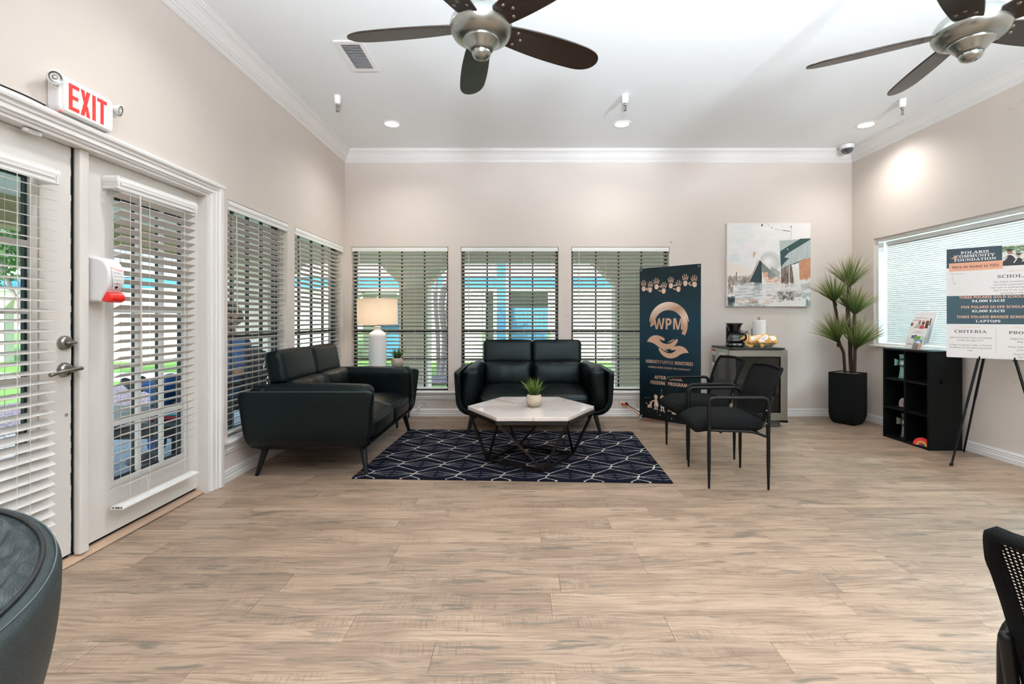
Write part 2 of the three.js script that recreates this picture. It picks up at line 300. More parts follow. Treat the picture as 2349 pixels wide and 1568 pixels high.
// ---------------------------------------------------------------- double doors
const CASING = [[0, 0], [0.01, 0], [0.012, 0.012], [0.02, 0.02], [0.02, 0.05], [0.026, 0.056], [0.026, 0.074], [0.036, 0.084], [0.038, 0.1], [0.036, 0.118], [0.02, 0.124], [0, 0.124]];
{
  const d1 = doorHole[1], d0 = doorHole[0];
  struct('trim', [run(CASING, [XL, 0, -d1], [XL, 2.03 + 0.085, -d1], [1, 0, 0], [0, 0, -1]), run(CASING, [XL, 0, -d0], [XL, 2.03 + 0.085, -d0], [1, 0, 0], [0, 0, 1]),
    run(CASING.map(([u, v]) => [u * 1.15, v * 0.7]), [XL, 2.028, -d0 + 0.12], [XL, 2.028, -d1 - 0.124], [1, 0, 0], [0, 1, 0])], M.trim);
  struct('trim', [b2(-2.29, XL + 0.004, 0, 2.03, -d1 - 0.001, -d1 + 0.018), b2(-2.29, XL + 0.004, 0, 2.03, -d0 - 0.018, -d0 + 0.001), b2(-2.29, XL + 0.004, 2.012, 2.03, -d1 + 0.018, -d0 - 0.018)], M.jamb);
  const thr = shapeOf([[-2.3, 0], [-2.17, 0], [-2.145, 0.004], [-2.17, 0.014], [-2.19, 0.02], [-2.3, 0.02]]);
  struct('trim', new THREE.ExtrudeGeometry(thr, { depth: d1 - d0 + 0.06, bevelEnabled: false }).translate(0, 0.0005, -d1 - 0.0), mat('#b89a82', 0.5));
}
let doorNo = 0;
function makeDoor(D0, D1, lite) {
  const g = structGroup('door_' + ++doorNo, [DOORX - 0.045, 0, -D0], Math.PI / 2), w = D1 - D0, Y0 = 0.038, Y1 = 2.01, [lx0, lx1, ly0, ly1] = lite;
  const s = shapeOf([[0, Y0], [w, Y0], [w, Y1], [0, Y1]]); hole(s, lx0, lx1, ly0, ly1);
  part('door_panel', extr(s, 0.045, 0.002), M.door, g);
  part('door_sweep', b2(0.005, w - 0.005, 0.021, Y0 + 0.004, 0.008, 0.03), M.black, g);
  const f = 0.03;
  part('lite_frame', [b2(lx0, lx0 + f, ly0, ly1, 0.012, 0.038), b2(lx1 - f, lx1, ly0, ly1, 0.012, 0.038), b2(lx0 + f, lx1 - f, ly0, ly0 + f, 0.012, 0.038), b2(lx0 + f, lx1 - f, ly1 - f, ly1, 0.012, 0.038)], M.jamb, g);
  const gx0 = lx0 + f, gx1 = lx1 - f, gy0 = ly0 + f, gy1 = ly1 - f, q = 0.012;
  part('gasket', [b2(gx0, gx0 + q, gy0, gy1, 0.004, 0.02), b2(gx1 - q, gx1, gy0, gy1, 0.004, 0.02), b2(gx0 + q, gx1 - q, gy0, gy0 + q, 0.004, 0.02), b2(gx0 + q, gx1 - q, gy1 - q, gy1, 0.004, 0.02)], mat('#1d2b33', 0.6), g);
  for (let i = 1; i < 3; i++) { const x = gx0 + (gx1 - gx0) * i / 3; part('muntin', b2(x - 0.012, x + 0.012, gy0, gy1, 0.016, 0.034), M.jamb, g); part('muntin', b2(x - 0.009, x + 0.009, gy0, gy1, -0.006, 0.006), M.blackFrame, g).userData.label = 'dark strip behind the glazing bar'; }  // a dark strip sits behind each upright bar
  for (let i = 1; i < 5; i++) { const y = gy0 + (gy1 - gy0) * i / 5; part('muntin', b2(gx0, gx1, y - 0.012, y + 0.012, 0.0165, 0.0335), M.jamb, g); }
  const pg = new THREE.PlaneGeometry((gx1 - gx0) / 3, (gy1 - gy0) / 5);
  for (let j = 0; j < 5; j++) for (let i = 0; i < 3; i++) part('pane', pg, M.pane, g).position.set(gx0 + (gx1 - gx0) * (i + 0.5) / 3, gy0 + (gy1 - gy0) * (j + 0.5) / 5, 0.011);
  return g;
}
const door1 = makeDoor(1.43, 2.287, [0.17, 0.701, 0.27, 1.85]), door2 = makeDoor(2.296, 3.186, [0.203, 0.785, 0.27, 1.87]);
part('astragal', soft(0.05, 1.99, 0.036, 0.008, { n: 6 }).translate(0.02, 1.018, 0.063), M.door, door2);
{ // worn dark weather seal in the gap
  const g = []; for (let y = 0.04; y < 2.0; y += 0.03) g.push(b2(0.854 - 0.002 - 0.004 * rnd(), 0.862, y, y + 0.031, 0.02, 0.046));
  part('weather_seal', g, M.black, door1);
  const lx = 0.815, ly = 0.934, db = 1.063, hw = [];
  const rose = lathe([[0, 0.024], [0.02, 0.024], [0.028, 0.02], [0.033, 0.012], [0.035, 0.004], [0.035, 0]], 28).rotateX(Math.PI / 2);
  const bolt = part('deadbolt', rose.clone().translate(lx, db, 0.045), M.nickel, door1);
  part('thumb_turn', soft(0.045, 0.012, 0.018, 0.005, { n: 6 }).translate(lx + 0.006, db, 0.078), M.nickel, bolt);
  const lev = part('door_lever', [rose.clone().translate(lx, ly, 0.045), rod([lx, ly, 0.065], [lx, ly, 0.1], 0.011), tube([[lx + 0.03, ly + 0.004, 0.1], [lx, ly + 0.004, 0.104], [lx - 0.04, ly, 0.1], [lx - 0.075, ly - 0.006, 0.092], [lx - 0.105, ly - 0.012, 0.09]], 0.0105)], M.nickel, door1);
  part('screw_hole', new THREE.TorusGeometry(0.006, 0.002, 6, 14).translate(lx + 0.012, 0.715, 0.046), M.nickel, door1);
}
makeBlind('white slatted blind on the door with the lever handle, lower slats tipped shut', [DOORX, 0.2, -1.81], Math.PI / 2, { W: 0.66, top: 1.66, bottom: -0.05, z: 0.062, valZ: 0.068, ret: 0.066, pitch: 0.0455, cords: [0.12, 0.72, 0.8], tiltAt: (i, n) => 13 + 26 * sstep(21, 26, i), group: 'slatted blinds in the windows and doors' });
{
  const b = makeBlind('white slatted blind on the glazed door behind the hand sanitizer dispenser', [DOORX, 0.2, -2.75], Math.PI / 2, { W: 0.60, top: 1.73, bottom: 0.02, z: 0.062, valZ: 0.068, ret: 0.066, pitch: 0.0455, tilt: -24, rails: false, cords: [0.12, 0.34, 0.8], wand: [0.13, 0.98] });
  const r = shapeOf([[-0.03, 0], [0.03, 0], [0.034, 0.006], [0.03, 0.018], [-0.03, 0.018], [-0.034, 0.006]]); for (const [a, c] of [[-0.027, -0.016], [-0.013, 0.013], [0.016, 0.027]]) hole(r, a, c, 0.003, 0.0155);
  part('bottom_rail', new THREE.ExtrudeGeometry(r, { depth: 0.575, bevelEnabled: false }).rotateY(Math.PI / 2).translate(-0.29, -0.025, 0.07), M.blindTrim, b);
  part('ladder_cord', tube([[-0.12, 0.11, 0.088], [-0.115, 0.05, 0.094], [-0.12, 0.0, 0.1], [-0.13, -0.01, 0.095]], 0.0011, { rs: 5 }), M.cord, b);
}
// ---------------------------------------------------------------- glazed opening to the office, mini blind behind the glass
{
  const [a, b, y0, y1] = rightWin, g = structGroup('window_' + ++winNo, [XR, y0, -(a + b) / 2], -Math.PI / 2), W = b - a, H = y1 - y0, t = 0.035;
  part('window_frame', [b2(-W / 2, -W / 2 + t, 0, H, -0.09, -0.03), b2(W / 2 - t, W / 2, 0, H, -0.09, -0.03), b2(-W / 2 + t, W / 2 - t, H - t, H, -0.09, -0.03), b2(-W / 2 + t, W / 2 - t, 0, 0.02, -0.09, -0.03)], M.trim, g);
  part('pane', new THREE.PlaneGeometry(W - 2 * t, H - t - 0.02).translate(0, H / 2 - 0.008, -0.06), M.pane, g);
  part('window_sill', soft(W + 0.06, 0.022, 0.15, 0.006, { n: 6 }).translate(0, -0.011, -0.045), M.trim, g);
  const m = makeBlind('pale closed mini blind behind the office glass and the scholarship poster', [XR, y0, -(a + b) / 2], -Math.PI / 2, { W: W - 0.09, top: H - 0.04, bottom: 0.03, z: -0.115, slat: 0.026, pitch: 0.0215, tilt: 40, profile: [[0, 0], [0.01, 0], [0.01, 0.03], [0, 0.03]], valZ: -0.112, cords: [0.05, 0.3, 0.55, 0.8, 0.95], group: null });
  for (const x of [-1.2, -0.5, 0.2, 0.9]) part('bracket', b2(x - 0.012, x + 0.012, H - 0.075, H - 0.036, -0.101, -0.096), M.clear, m);
  // the office beyond
  const o = mat('#e9eef0', 0.9);
  struct('wall_office', [b2(XR + TH, 6.6, 0, 0.02, -5.66, -2.0), b2(XR + TH, 6.6, 2.7, 2.75, -5.66, -2.0), b2(6.6, 6.7, 0, 2.75, -5.66, -2.0), b2(XR + TH, 6.7, 0, 2.75, -5.76, -5.66), b2(XR + TH, 6.7, 0, 2.75, -2.0, -1.9)], o);
  const lp = thing('unseen_ceiling_light', 'unseen ceiling light panel in the office behind the mini blind', 'light', [5.5, 2.69, -4.2]);
  part('diffuser', b2(-0.3, 0.3, -0.02, 0, -0.6, 0.6), mat('#ffffff', 0.5, { emissive: new THREE.Color(0.8, 0.95, 1), emissiveIntensity: 1.2 }), lp);
  const L = new THREE.PointLight(new THREE.Color(0.62, 0.93, 1.0), OFFICE_LIGHT, 0, 2); L.position.set(5.3, 2.2, -4.3); L.castShadow = true; L.shadow.radius = 8; scene.add(L);  // office lamp out of view, placed to light the mini blind from behind
}

// ---------------------------------------------------------------- loveseats (front towards local +z)
function makeLoveseat(label, p, turn) {
  const g = thing('loveseat', label, 'sofa', p, turn, 'black leather loveseats');
  const W = 1.6, T = 0.055, y0 = 0.185, y1 = 0.645, hd = 0.48, R = 0.17;
  const out = [], inn = [], N = 10;
  const side = (h, bot, r, arr) => { for (let i = 0; i <= 14; i++) arr.push([h, y1 - (y1 - bot - r) * i / 14]); for (let i = 1; i <= N; i++) { const a = i / N * Math.PI / 2; arr.push([h - r + r * Math.cos(a), bot + r - r * Math.sin(a)]); } };
  side(W / 2, y0, R, out); side(W / 2 - T, y0 + T, R - T, inn);
  const path = [...out, ...out.map(([x, y]) => [-x, y]).reverse(), ...inn.map(([x, y]) => [-x, y]), ...inn.slice().reverse()];
  const sh = new THREE.ExtrudeGeometry(shapeOf(path), { depth: 2 * hd, steps: 1, bevelEnabled: true, bevelThickness: 0.012, bevelSize: 0.012, bevelOffset: -0.012, bevelSegments: 3 }).translate(0, 0, -hd);
  const sp = sh.attributes.position;
  for (let i = 0; i < sp.count; i++) {
    const y = sp.getY(i), x = sp.getX(i), t = clamp((y - y0) / (y1 - y0), 0, 1); let dz = 0.055 * (1 - t);
    if (y < y0 + 0.09) dz += 0.09 - Math.sqrt(Math.max(0, 0.0081 - (y0 + 0.09 - y) ** 2));
    if (y > y1 - 0.035) dz += 0.035 - Math.sqrt(Math.max(0, 0.001225 - (y - y1 + 0.035) ** 2));
    const z = sp.getZ(i); sp.setZ(i, Math.sign(z) * (Math.abs(z) - dz)); sp.setX(i, x - Math.sign(x) * 0.02 * (1 - t));
  }
  let shell = sh; shell.deleteAttribute('normal'); shell.deleteAttribute('uv'); shell = toCreasedNormals(mergeVertices(shell, 1e-4), 0.7);
  const uv = new Float32Array(shell.attributes.position.count * 2); for (let i = 0; i < uv.length / 2; i++) { const q = shell.attributes.position; uv[2 * i] = q.getX(i) + q.getZ(i); uv[2 * i + 1] = q.getY(i); } shell.setAttribute('uv', new THREE.BufferAttribute(uv, 2));
  part('shell', shell, M.leather, g);
  const zf = (y) => { const t = (y - y0) / (y1 - y0); let dz = 0.055 * (1 - t); if (y < y0 + 0.09) dz += 0.09 - Math.sqrt(Math.max(0, 0.0081 - (y0 + 0.09 - y) ** 2)); return hd + 0.012 - dz; };
  for (const s of [-1, 1]) {
    const seam = []; for (let i = 0; i <= 14; i += 2) { const y = y1 - 0.05 - 0.24 * i / 14; seam.push([s * (W / 2 - 0.014 - 0.02 * (1 - (y - y0) / (y1 - y0))), y, zf(y) - 0.003]); }
    part('stitching', tube(seam, 0.0016, { rs: 5 }), M.thread, g);
    part('stitching', tube([[s * (W / 2 - 0.012), y1 + 0.0005, -hd + 0.06], [s * (W / 2 - 0.012), y1 + 0.001, 0], [s * (W / 2 - 0.012), y1 + 0.0005, hd - 0.05]], 0.0015, { rs: 5 }), M.thread, g);
    const arm = soft(0.165, 0.43, 0.9, 0.06, { n: 16, px: 0.012, py: 0.012, f: (q) => { q.x -= s * 0.03 * sstep(-0.1, 0.22, q.y); q.z -= 0.02 * sstep(0.3, 0.45, q.z) * sstep(-0.05, -0.2, q.y); } });
    part('arm_pad', arm.translate(s * (W / 2 - T - 0.083), 0.462, 0.0), M.leather, g);
    const cx = s * 0.283;
    part('seat_cushion', soft(0.56, 0.19, 0.76, 0.05, { n: 18, py: 0.03, pz: 0.015, f: (q) => { q.y -= 0.025 * sstep(0.2, 0.38, q.z) * sstep(-0.02, 0.1, q.y); } }).translate(cx, 0.335, 0.06), M.leather, g);
    part('stitching', tube([[cx - 0.255, 0.395, 0.428], [cx - 0.1, 0.401, 0.448], [cx + 0.1, 0.401, 0.448], [cx + 0.255, 0.395, 0.428]], 0.002, { rs: 5 }), M.black, g);
    part('back_cushion', soft(0.555, 0.3, 0.17, 0.06, { n: 16, pz: 0.03, f: (q) => { q.z -= 0.012 * Math.exp(-((q.x / 0.012) ** 2)) * sstep(0, 0.05, q.z); } }).rotateX(-0.17).translate(cx, 0.545, -0.235), M.leather, g);
    const hr = part('headrest', soft(0.572, 0.275, 0.14, 0.045, { n: 16, pz: 0.012, py: 0.006 }).rotateX(-0.2).translate(cx, 0.79, -0.34), M.leather, g);
    part('stitching', tube([[cx - 0.27, 0.66, -0.268], [cx - 0.272, 0.78, -0.292], [cx - 0.268, 0.905, -0.322], [cx, 0.918, -0.32], [cx + 0.268, 0.905, -0.322], [cx + 0.272, 0.78, -0.292], [cx + 0.27, 0.66, -0.268]], 0.0022, { rs: 5, seg: 50 }), M.black, g);
    part('headrest_bracket', bent([[cx + s * 0.2, 0.62, -0.4], [cx + s * 0.2, 0.7, -0.44], [cx + s * 0.2, 0.7, -0.38]], 0.006, 0.015), M.blackMetal, g);
  }
  part('back_panel', soft(W - 2 * T - 0.02, 0.45, 0.12, 0.03, { n: 8 }).translate(0, 0.44, -0.385), M.leather, g);
  for (const x of [-1, 1]) for (const z of [-1, 1]) part('leg', rod([x * 0.675, 0, z * 0.412], [x * 0.625, 0.2, z * 0.37], 0.0135, 0.026, 14), M.sofaLeg, g);
  return g;
}
makeLoveseat('black leather loveseat against the back windows, behind the marble coffee table', [0.133, 0, -5.145], 0);
makeLoveseat('black leather loveseat under the side windows, seen from its arm end', [-1.57, 0, -4.19], Math.PI / 2);

// ---------------------------------------------------------------- rug
{
  const art = canvasTex(2048, 1329, (c, w, h) => {
    c.fillStyle = '#0a0d20'; c.fillRect(0, 0, w, h);
    for (let i = 0; i < 26000; i++) { const v = rnd(); c.fillStyle = v > 0.5 ? 'rgba(20,25,48,.35)' : 'rgba(3,4,12,.35)'; c.fillRect(rnd() * w, rnd() * h, 3, 3); }
    const S = w / 2.335, a = 0.335 * S, r = 0.232 * S, bl = 0.05 * S; c.lineCap = 'round';
    const line = (x0, y0, x1, y1, lw, al) => {
      const n = Math.ceil(Math.hypot(x1 - x0, y1 - y0) / 9);
      for (let i = 0; i < n; i++) { c.strokeStyle = `rgba(${190 + 45 * rnd() | 0},${190 + 35 * rnd() | 0},${182 + 25 * rnd() | 0},${al * (0.65 + 0.35 * rnd())})`; c.lineWidth = lw * (0.7 + 0.6 * rnd()); const u = i / n, v = (i + 1.2) / n, j = () => (rnd() - 0.5) * 2.4; c.beginPath(); c.moveTo(x0 + (x1 - x0) * u + j(), y0 + (y1 - y0) * u + j()); c.lineTo(x0 + (x1 - x0) * v + j(), y0 + (y1 - y0) * v + j()); c.stroke(); }
    };
    for (let row = -1; row < 8; row++) for (let k = -2; k < 10; k++) {
      const x = (k + (row & 1 ? 0.5 : 0)) * a + 0.1 * S, y = row * r + 0.02 * S, sk = 0.016 * S;
      line(x - sk, y + bl, x + sk, y - bl, 11, 0.95);
      line(x + sk, y - bl, x + a / 2 - sk, y - r + bl, 8, 0.85); line(x + sk, y - bl, x - a / 2 - sk, y - r + bl, 8, 0.85);
      for (const s of [-1, 1]) for (const t of [-0.36, 0.0, 0.36]) line(x, y, x + s * a * 0.47, y + t * r * 0.66, 5, 0.75);
    }
  });
  art.wrapS = art.wrapT = THREE.ClampToEdgeWrapping;
  const g = soft(2.335, 0.01, 1.515, 0.004, { n: 10 }), p = g.attributes.position, uv = g.attributes.uv;
  for (let i = 0; i < p.count; i++) uv.setXY(i, p.getX(i) / 2.335 + 0.5, 0.5 - p.getZ(i) / 1.515);
  const o = single('area_rug', 'navy rug with a pale geometric line pattern under the coffee table', 'rug', g, phys('#ffffff', 0.95, { specularIntensity: 0.25, map: art, bumpMap: grey(256, 256, (u, v, i, j) => hash(i, j, 3), 24, 16), bumpScale: 0.003 }), [-0.0455, 0.006, -4.154]);
  o.rotation.y = -rad(2.5);
}
// ---------------------------------------------------------------- coffee table
{
  const marble = dataTex(1024, 1024, (u, v) => { const w = fbm(u * 3, v * 3, 71, 4), l = Math.abs(fbm(u * 2.2 + w * 1.6, v * 2.2 - w, 75, 5) - 0.5), q = sstep(0.035, 0.0, l) * sstep(0.45, 0.7, fbm(u * 4, v * 4, 81, 2)); const c = lerp3([222, 212, 204], [206, 195, 186], sstep(0.4, 0.7, w)); return lerp3(c, [176, 158, 136], q * 0.75); }, true, 0.9, 0.9);
  const g = thing('coffee_table', 'hexagonal coffee table with a white marble top on angular bronze metal legs', 'table', [0.083, 0.011, -3.9]);
  const R = 0.525, hx = (i, r) => [r * Math.cos(i * Math.PI / 3), r * Math.sin(i * Math.PI / 3)], bronze = mat('#231d18', 0.42, { metalness: 0.6 });
  part('tabletop', extr(shapeOf([0, 1, 2, 3, 4, 5].map((i) => hx(i, R))), 0.03, 0.004).rotateX(-Math.PI / 2).translate(0, 0.412, 0), phys('#ffffff', 0.16, { map: marble, clearcoat: 0.3 }), g);
  for (let i = 0; i < 6; i++) { const [a, b] = hx(i, R - 0.002), [c, d] = hx(i + 1, R - 0.002); part('frame_rail', bar([a, 0.4, b], [c, 0.4, d], 0.022, 0.024), bronze, g); }
  const base = [[-0.355, 0.063], [0.093, 0.333], [0.366, -0.133], [-0.111, -0.357]].map(([x, z]) => [x, 0.011, z]);
  for (let i = 0; i < 4; i++) part('base_bar', bar(base[i], base[(i + 1) % 4], 0.02, 0.02), bronze, g);
  const corner = { L: 3, FL: 2, FR: 1, Rr: 0, BR: 5, BL: 4 }, at = (k) => { const [x, z] = hx(corner[k], R - 0.012); return [x, 0.39, z]; };
  for (const [k, b] of [['L', 0], ['FL', 0], ['FL', 1], ['FR', 1], ['FR', 2], ['Rr', 2], ['BR', 3], ['BL', 3]]) part('leg', bar(base[b], at(k), 0.018, 0.018), bronze, g);
}
// ---------------------------------------------------------------- potted grasses
const leafGeo = (pts, w0, tint) => {                       // ribbon leaf along points, folded along its middle
  const pos = [], idx = [], col = [], n = pts.length; let side = null;
  for (let i = 0; i < n; i++) {
    const p = pts[i], d = (i < n - 1 ? pts[i + 1].clone().sub(p) : p.clone().sub(pts[i - 1])).normalize();
    if (!side) { side = V(0, 0, 0).crossVectors(d, V(rr(-1, 1), rr(-0.3, 0.3), rr(-1, 1))).normalize(); }
    const nrm = V(0, 0, 0).crossVectors(side, d).normalize(), t = i / (n - 1), w = w0 * (t < 0.25 ? 0.7 + 1.2 * t : 1 - Math.pow((t - 0.25) / 0.75, 1.6) * 0.97) / 2;
    for (const s of [-1, 0, 1]) { const q = p.clone().addScaledVector(side, s * w).addScaledVector(nrm, s ? w * 0.25 : 0); pos.push(q.x, q.y, q.z); col.push(...tint(t)); }
    if (i < n - 1) for (const k of [0, 1]) { const a = i * 3 + k; idx.push(a, a + 1, a + 3, a + 1, a + 4, a + 3); }
  }
  const g = new THREE.BufferGeometry(); g.setAttribute('position', new THREE.Float32BufferAttribute(pos, 3)); g.setAttribute('color', new THREE.Float32BufferAttribute(col, 3)); g.setIndex(idx); g.computeVertexNormals(); return g;
};
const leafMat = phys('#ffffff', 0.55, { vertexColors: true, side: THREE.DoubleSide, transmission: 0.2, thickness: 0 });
const bunch = (list) => mergeGeometries(list.map((g) => g.toNonIndexed()));
function potPlant(label, p, n = 120) {
  const g = thing('potted_grass', label, 'plant', p, 0, 'small potted grasses');
  const potTex = dataTex(256, 256, (u, v) => lerp3([176, 160, 142], [150, 134, 118], sstep(0.4, 0.75, fbm(u * 3 + v * 2, v * 9, 91, 4))));
  part('pot', lathe([[0, 0], [0.042, 0], [0.052, 0.006], [0.064, 0.028], [0.068, 0.05], [0.065, 0.074], [0.057, 0.094], [0.052, 0.1], [0.048, 0.1], [0.05, 0.09], [0, 0.088]], 36), mat('#ffffff', 0.7, { map: potTex }), g);
  part('soil', lathe([[0, 0.092], [0.05, 0.09]], 20), mat('#2a2118', 1), g);
  const leaves = [];
  for (let i = 0; i < n; i++) {
    const a = rr(0, 6.283), lean = Math.pow(rnd(), 0.8), L = rr(0.1, 0.165), b = V(Math.cos(a) * 0.036 * rnd(), 0.088, Math.sin(a) * 0.036 * rnd()), pts = [];
    for (let k = 0; k <= 5; k++) { const t = k / 5; pts.push(b.clone().add(V(Math.cos(a) * lean * 0.1 * (0.4 * t + 0.6 * t * t), L * (t - 0.34 * lean * lean * t * t), Math.sin(a) * lean * 0.1 * (0.4 * t + 0.6 * t * t)))); }
    const h = rnd(); leaves.push(leafGeo(pts, rr(0.005, 0.0085), (t) => lerp3([0.012 + 0.02 * h, 0.04 + 0.04 * h, 0.006], [0.075 + 0.12 * h, 0.17 + 0.12 * h, 0.02], t * 0.9 * (0.5 + h))));
  }
  part('foliage', bunch(leaves), leafMat, g);
  return g;
}
potPlant('green grass in a round stone pot on the marble coffee table', [0.109, 0.454, -3.87]);
potPlant('green grass in a round stone pot beside the table lamp', [-1.425, 0.626, -5.4], 95);

// ---------------------------------------------------------------- glass side table and lamp in the corner
{
  const g = thing('side_table', 'square glass topped side table in the corner under the lamp', 'table', [-1.595, 0, -5.315]), w = 0.26;
  part('glass_top', soft(2 * w - 0.012, 0.008, 2 * w - 0.012, 0.002, { n: 4 }).translate(0, 0.621, 0), phys('#d9f2ee', 0.03, { transmission: 0.85, thickness: 0, ior: 1.5 }), g);
  const m = mat('#10282c', 0.35);
  for (const s of [-1, 1]) { part('rail', b2(-w, w, 0.6, 0.617, s * w - 0.009, s * w + 0.009), m, g); part('rail', b2(s * w - 0.009, s * w + 0.009, 0.6, 0.617, -w + 0.009, w - 0.009), m, g); }
  for (const x of [-1, 1]) for (const z of [-1, 1]) part('leg', b2(x * w - 0.01, x * w + 0.01, 0, 0.6, z * w - 0.01, z * w + 0.01), m, g);
  const l = thing('table_lamp', 'lit table lamp with a white ribbed bottle base and a pale drum shade', 'lamp', [-1.63, 0.626, -5.33]);
  const prof = [[0, 0], [0.084, 0], [0.093, 0.008], [0.0955, 0.02]]; for (let i = 0; i <= 60; i++) prof.push([0.0945 + (i % 2 ? 0.0016 : -0.0004) + 0.001 * i / 60, 0.03 + 0.33 * i / 60]);
  prof.push([0.094, 0.372], [0.086, 0.388], [0.068, 0.402], [0.05, 0.412], [0.038, 0.424], [0.033, 0.436], [0.034, 0.45], [0.038, 0.462], [0.033, 0.464], [0.008, 0.466], [0, 0.466]);
  part('lamp_base', lathe(prof, 48), mat('#ece9e6', 0.6), l);
  part('harp', rod([0, 0.466, 0], [0, 0.78, 0], 0.004), M.nickel, l);
  const lin = dataTex(256, 256, (u, v, i, j) => { const t = 0.93 + 0.07 * hash(i, j >> 3, 5) * 1 + 0.05 * hash(i >> 3, j, 6); return [222 * t, 209 * t, 192 * t]; }, true, 6, 2);
  const shade = part('lamp_shade', [new THREE.CylinderGeometry(0.224, 0.224, 0.285, 56, 1, true)], phys('#ffffff', 0.95, { map: lin, transmission: 0.45, thickness: 0, side: THREE.DoubleSide }), l);
  shade.position.set(0, 0.628, 0); shade.rotation.z = 0.02; shade.rotation.x = -0.02;
  for (const s of [-1, 1]) { const r = part('shade_ring', new THREE.TorusGeometry(0.224, 0.002, 6, 48).rotateX(Math.PI / 2).translate(0, s * 0.1425, 0), mat('#d8c7b0', 0.8), shade); }
  part('finial', [lathe([[0, 0.775], [0.012, 0.775], [0.012, 0.8], [0.009, 0.803], [0, 0.803]], 16)], M.white, l);
  part('bulb', new THREE.SphereGeometry(0.03, 20, 14).translate(0, 0.6, 0), mat('#ffffff', 0.5, { emissive: new THREE.Color(1, 0.78, 0.5), emissiveIntensity: 3 }), l);
  const L = new THREE.PointLight(new THREE.Color(1, 0.8, 0.58), TABLE_LAMP, 0, 2); L.position.set(0, 0.6, 0); L.castShadow = true; L.shadow.radius = 1.4; l.add(L);
}
// ---------------------------------------------------------------- guest chairs (front towards local +z)
const meshHoles = grey(64, 64, (u, v) => { const x = u - 0.5, y = v - 0.5; return x * x + y * y < 0.055 ? 0 : 1; }, 60, 60);
const seatCloth = phys('#101111', 0.95, { specularIntensity: 0.3, bumpMap: fabricBump, bumpScale: 0.0012 });
const meshCloth = phys('#080a0a', 0.8, { specularIntensity: 0.3, alphaMap: meshHoles, alphaTest: 0.5, side: THREE.DoubleSide });
function makeChair(label, p, turn) {
  const g = thing('guest_chair', label, 'chair', p, turn, 'black mesh guest chairs');
  part('seat', soft(0.46, 0.085, 0.47, 0.036, { n: 18, py: 0.018, f: (q) => { q.y -= 0.03 * sstep(0.1, 0.235, q.z); if (q.z > 0.12) q.x *= 1 - 0.16 * sstep(0.12, 0.235, q.z); } }).translate(0, 0.442, 0.055), seatCloth, g);
  for (const s of [-1, 1]) {
    const x = s * 0.24;
    part('leg', [rod([x, 0, 0.2], [x, 0.2, 0.2], 0.0075, 0.0125, 12), rod([x, 0.2, 0.2], [x, 0.41, 0.2], 0.0125, 0.0125, 12)], M.blackMetal, g);
    part('leg', [rod([x, 0, -0.2], [x, 0.2, -0.2], 0.0075, 0.0125, 12), rod([x, 0.2, -0.2], [x, 0.41, -0.2], 0.0125, 0.0125, 12)], M.blackMetal, g);
    part('arm', [bent([[x, 0.41, 0.2], [x, 0.628, 0.2], [x, 0.632, -0.2], [x, 0.41, -0.2]], 0.0135, 0.045, { seg: 70, rs: 10 })], M.blackMetal, g);
    part('side_rail', bent([[x, 0.405, 0.2], [x, 0.398, -0.1], [x, 0.36, -0.2]], 0.009, 0.06), M.blackMetal, g);
    part('backrest_post', bent([[s * 0.226, 0.38, -0.2], [s * 0.226, 0.5, -0.205], [s * 0.226, 0.63, -0.235]], 0.011, 0.1), M.blackMetal, g);
    for (const y of [0.455, 0.545]) part('screw', new THREE.SphereGeometry(0.007, 10, 8).translate(s * 0.24, y, -0.188), M.nickel, g);
  }
  part('cross_rail', rod([-0.24, 0.392, 0.12], [0.24, 0.392, 0.12], 0.009), M.blackMetal, g);
  part('cross_rail', rod([-0.24, 0.392, -0.13], [0.24, 0.392, -0.13], 0.009), M.blackMetal, g);
  // curved backrest: mesh panel inside a padded rim
  const at = (u, v) => { const w = 0.205 + 0.022 * v, y = 0.47 + 0.365 * v; return V(u * w, y - 0.012 * u * u * v, -0.195 - 0.035 * v - 0.085 * v * v * 0.9 - 0.02 + 0.03 * u * u); };
  const N = 16, pos = [], uvs = [], ix = [];
  for (let j = 0; j <= N; j++) for (let i = 0; i <= N; i++) { const q = at(i / N * 2 - 1, j / N); pos.push(q.x, q.y, q.z); uvs.push(i / N, j / N); if (i < N && j < N) { const a = j * (N + 1) + i; ix.push(a, a + 1, a + N + 1, a + 1, a + N + 2, a + N + 1); } }
  const bg = new THREE.BufferGeometry(); bg.setAttribute('position', new THREE.Float32BufferAttribute(pos, 3)); bg.setAttribute('uv', new THREE.Float32BufferAttribute(uvs, 2)); bg.setIndex(ix); bg.computeVertexNormals();
  const rim = []; for (let i = -8; i <= 8; i++) rim.push(at(i / 8 * 0.94, 0).toArray()); for (let i = 1; i < 12; i++) rim.push(at(1, 0.03 + i / 12 * 0.92).toArray()); for (let i = 8; i >= -8; i--) rim.push(at(i / 8 * 0.93, 1).toArray()); for (let i = 11; i > 0; i--) rim.push(at(-1, 0.03 + i / 12 * 0.92).toArray());
  part('backrest', bg, meshCloth, g);
  part('backrest_rim', tube(rim, 0.0125, { seg: 140, closed: true }), seatCloth, g);
  return g;
}
const chairA = makeChair('black mesh guest chair nearest the camera by the rug corner, fully in view', [1.52, 0, -3.48], -Math.PI / 2 - rad(3.5));
copyOf(chairA, 'black mesh guest chair between the tall banner and the other armchair', [1.575, 0, -4.155], -Math.PI / 2 - rad(3));
copyOf(chairA, 'black mesh chair cut off by the lower corner, its back to the room', [1.133, 0, -0.675], Math.PI / 2 - rad(20));

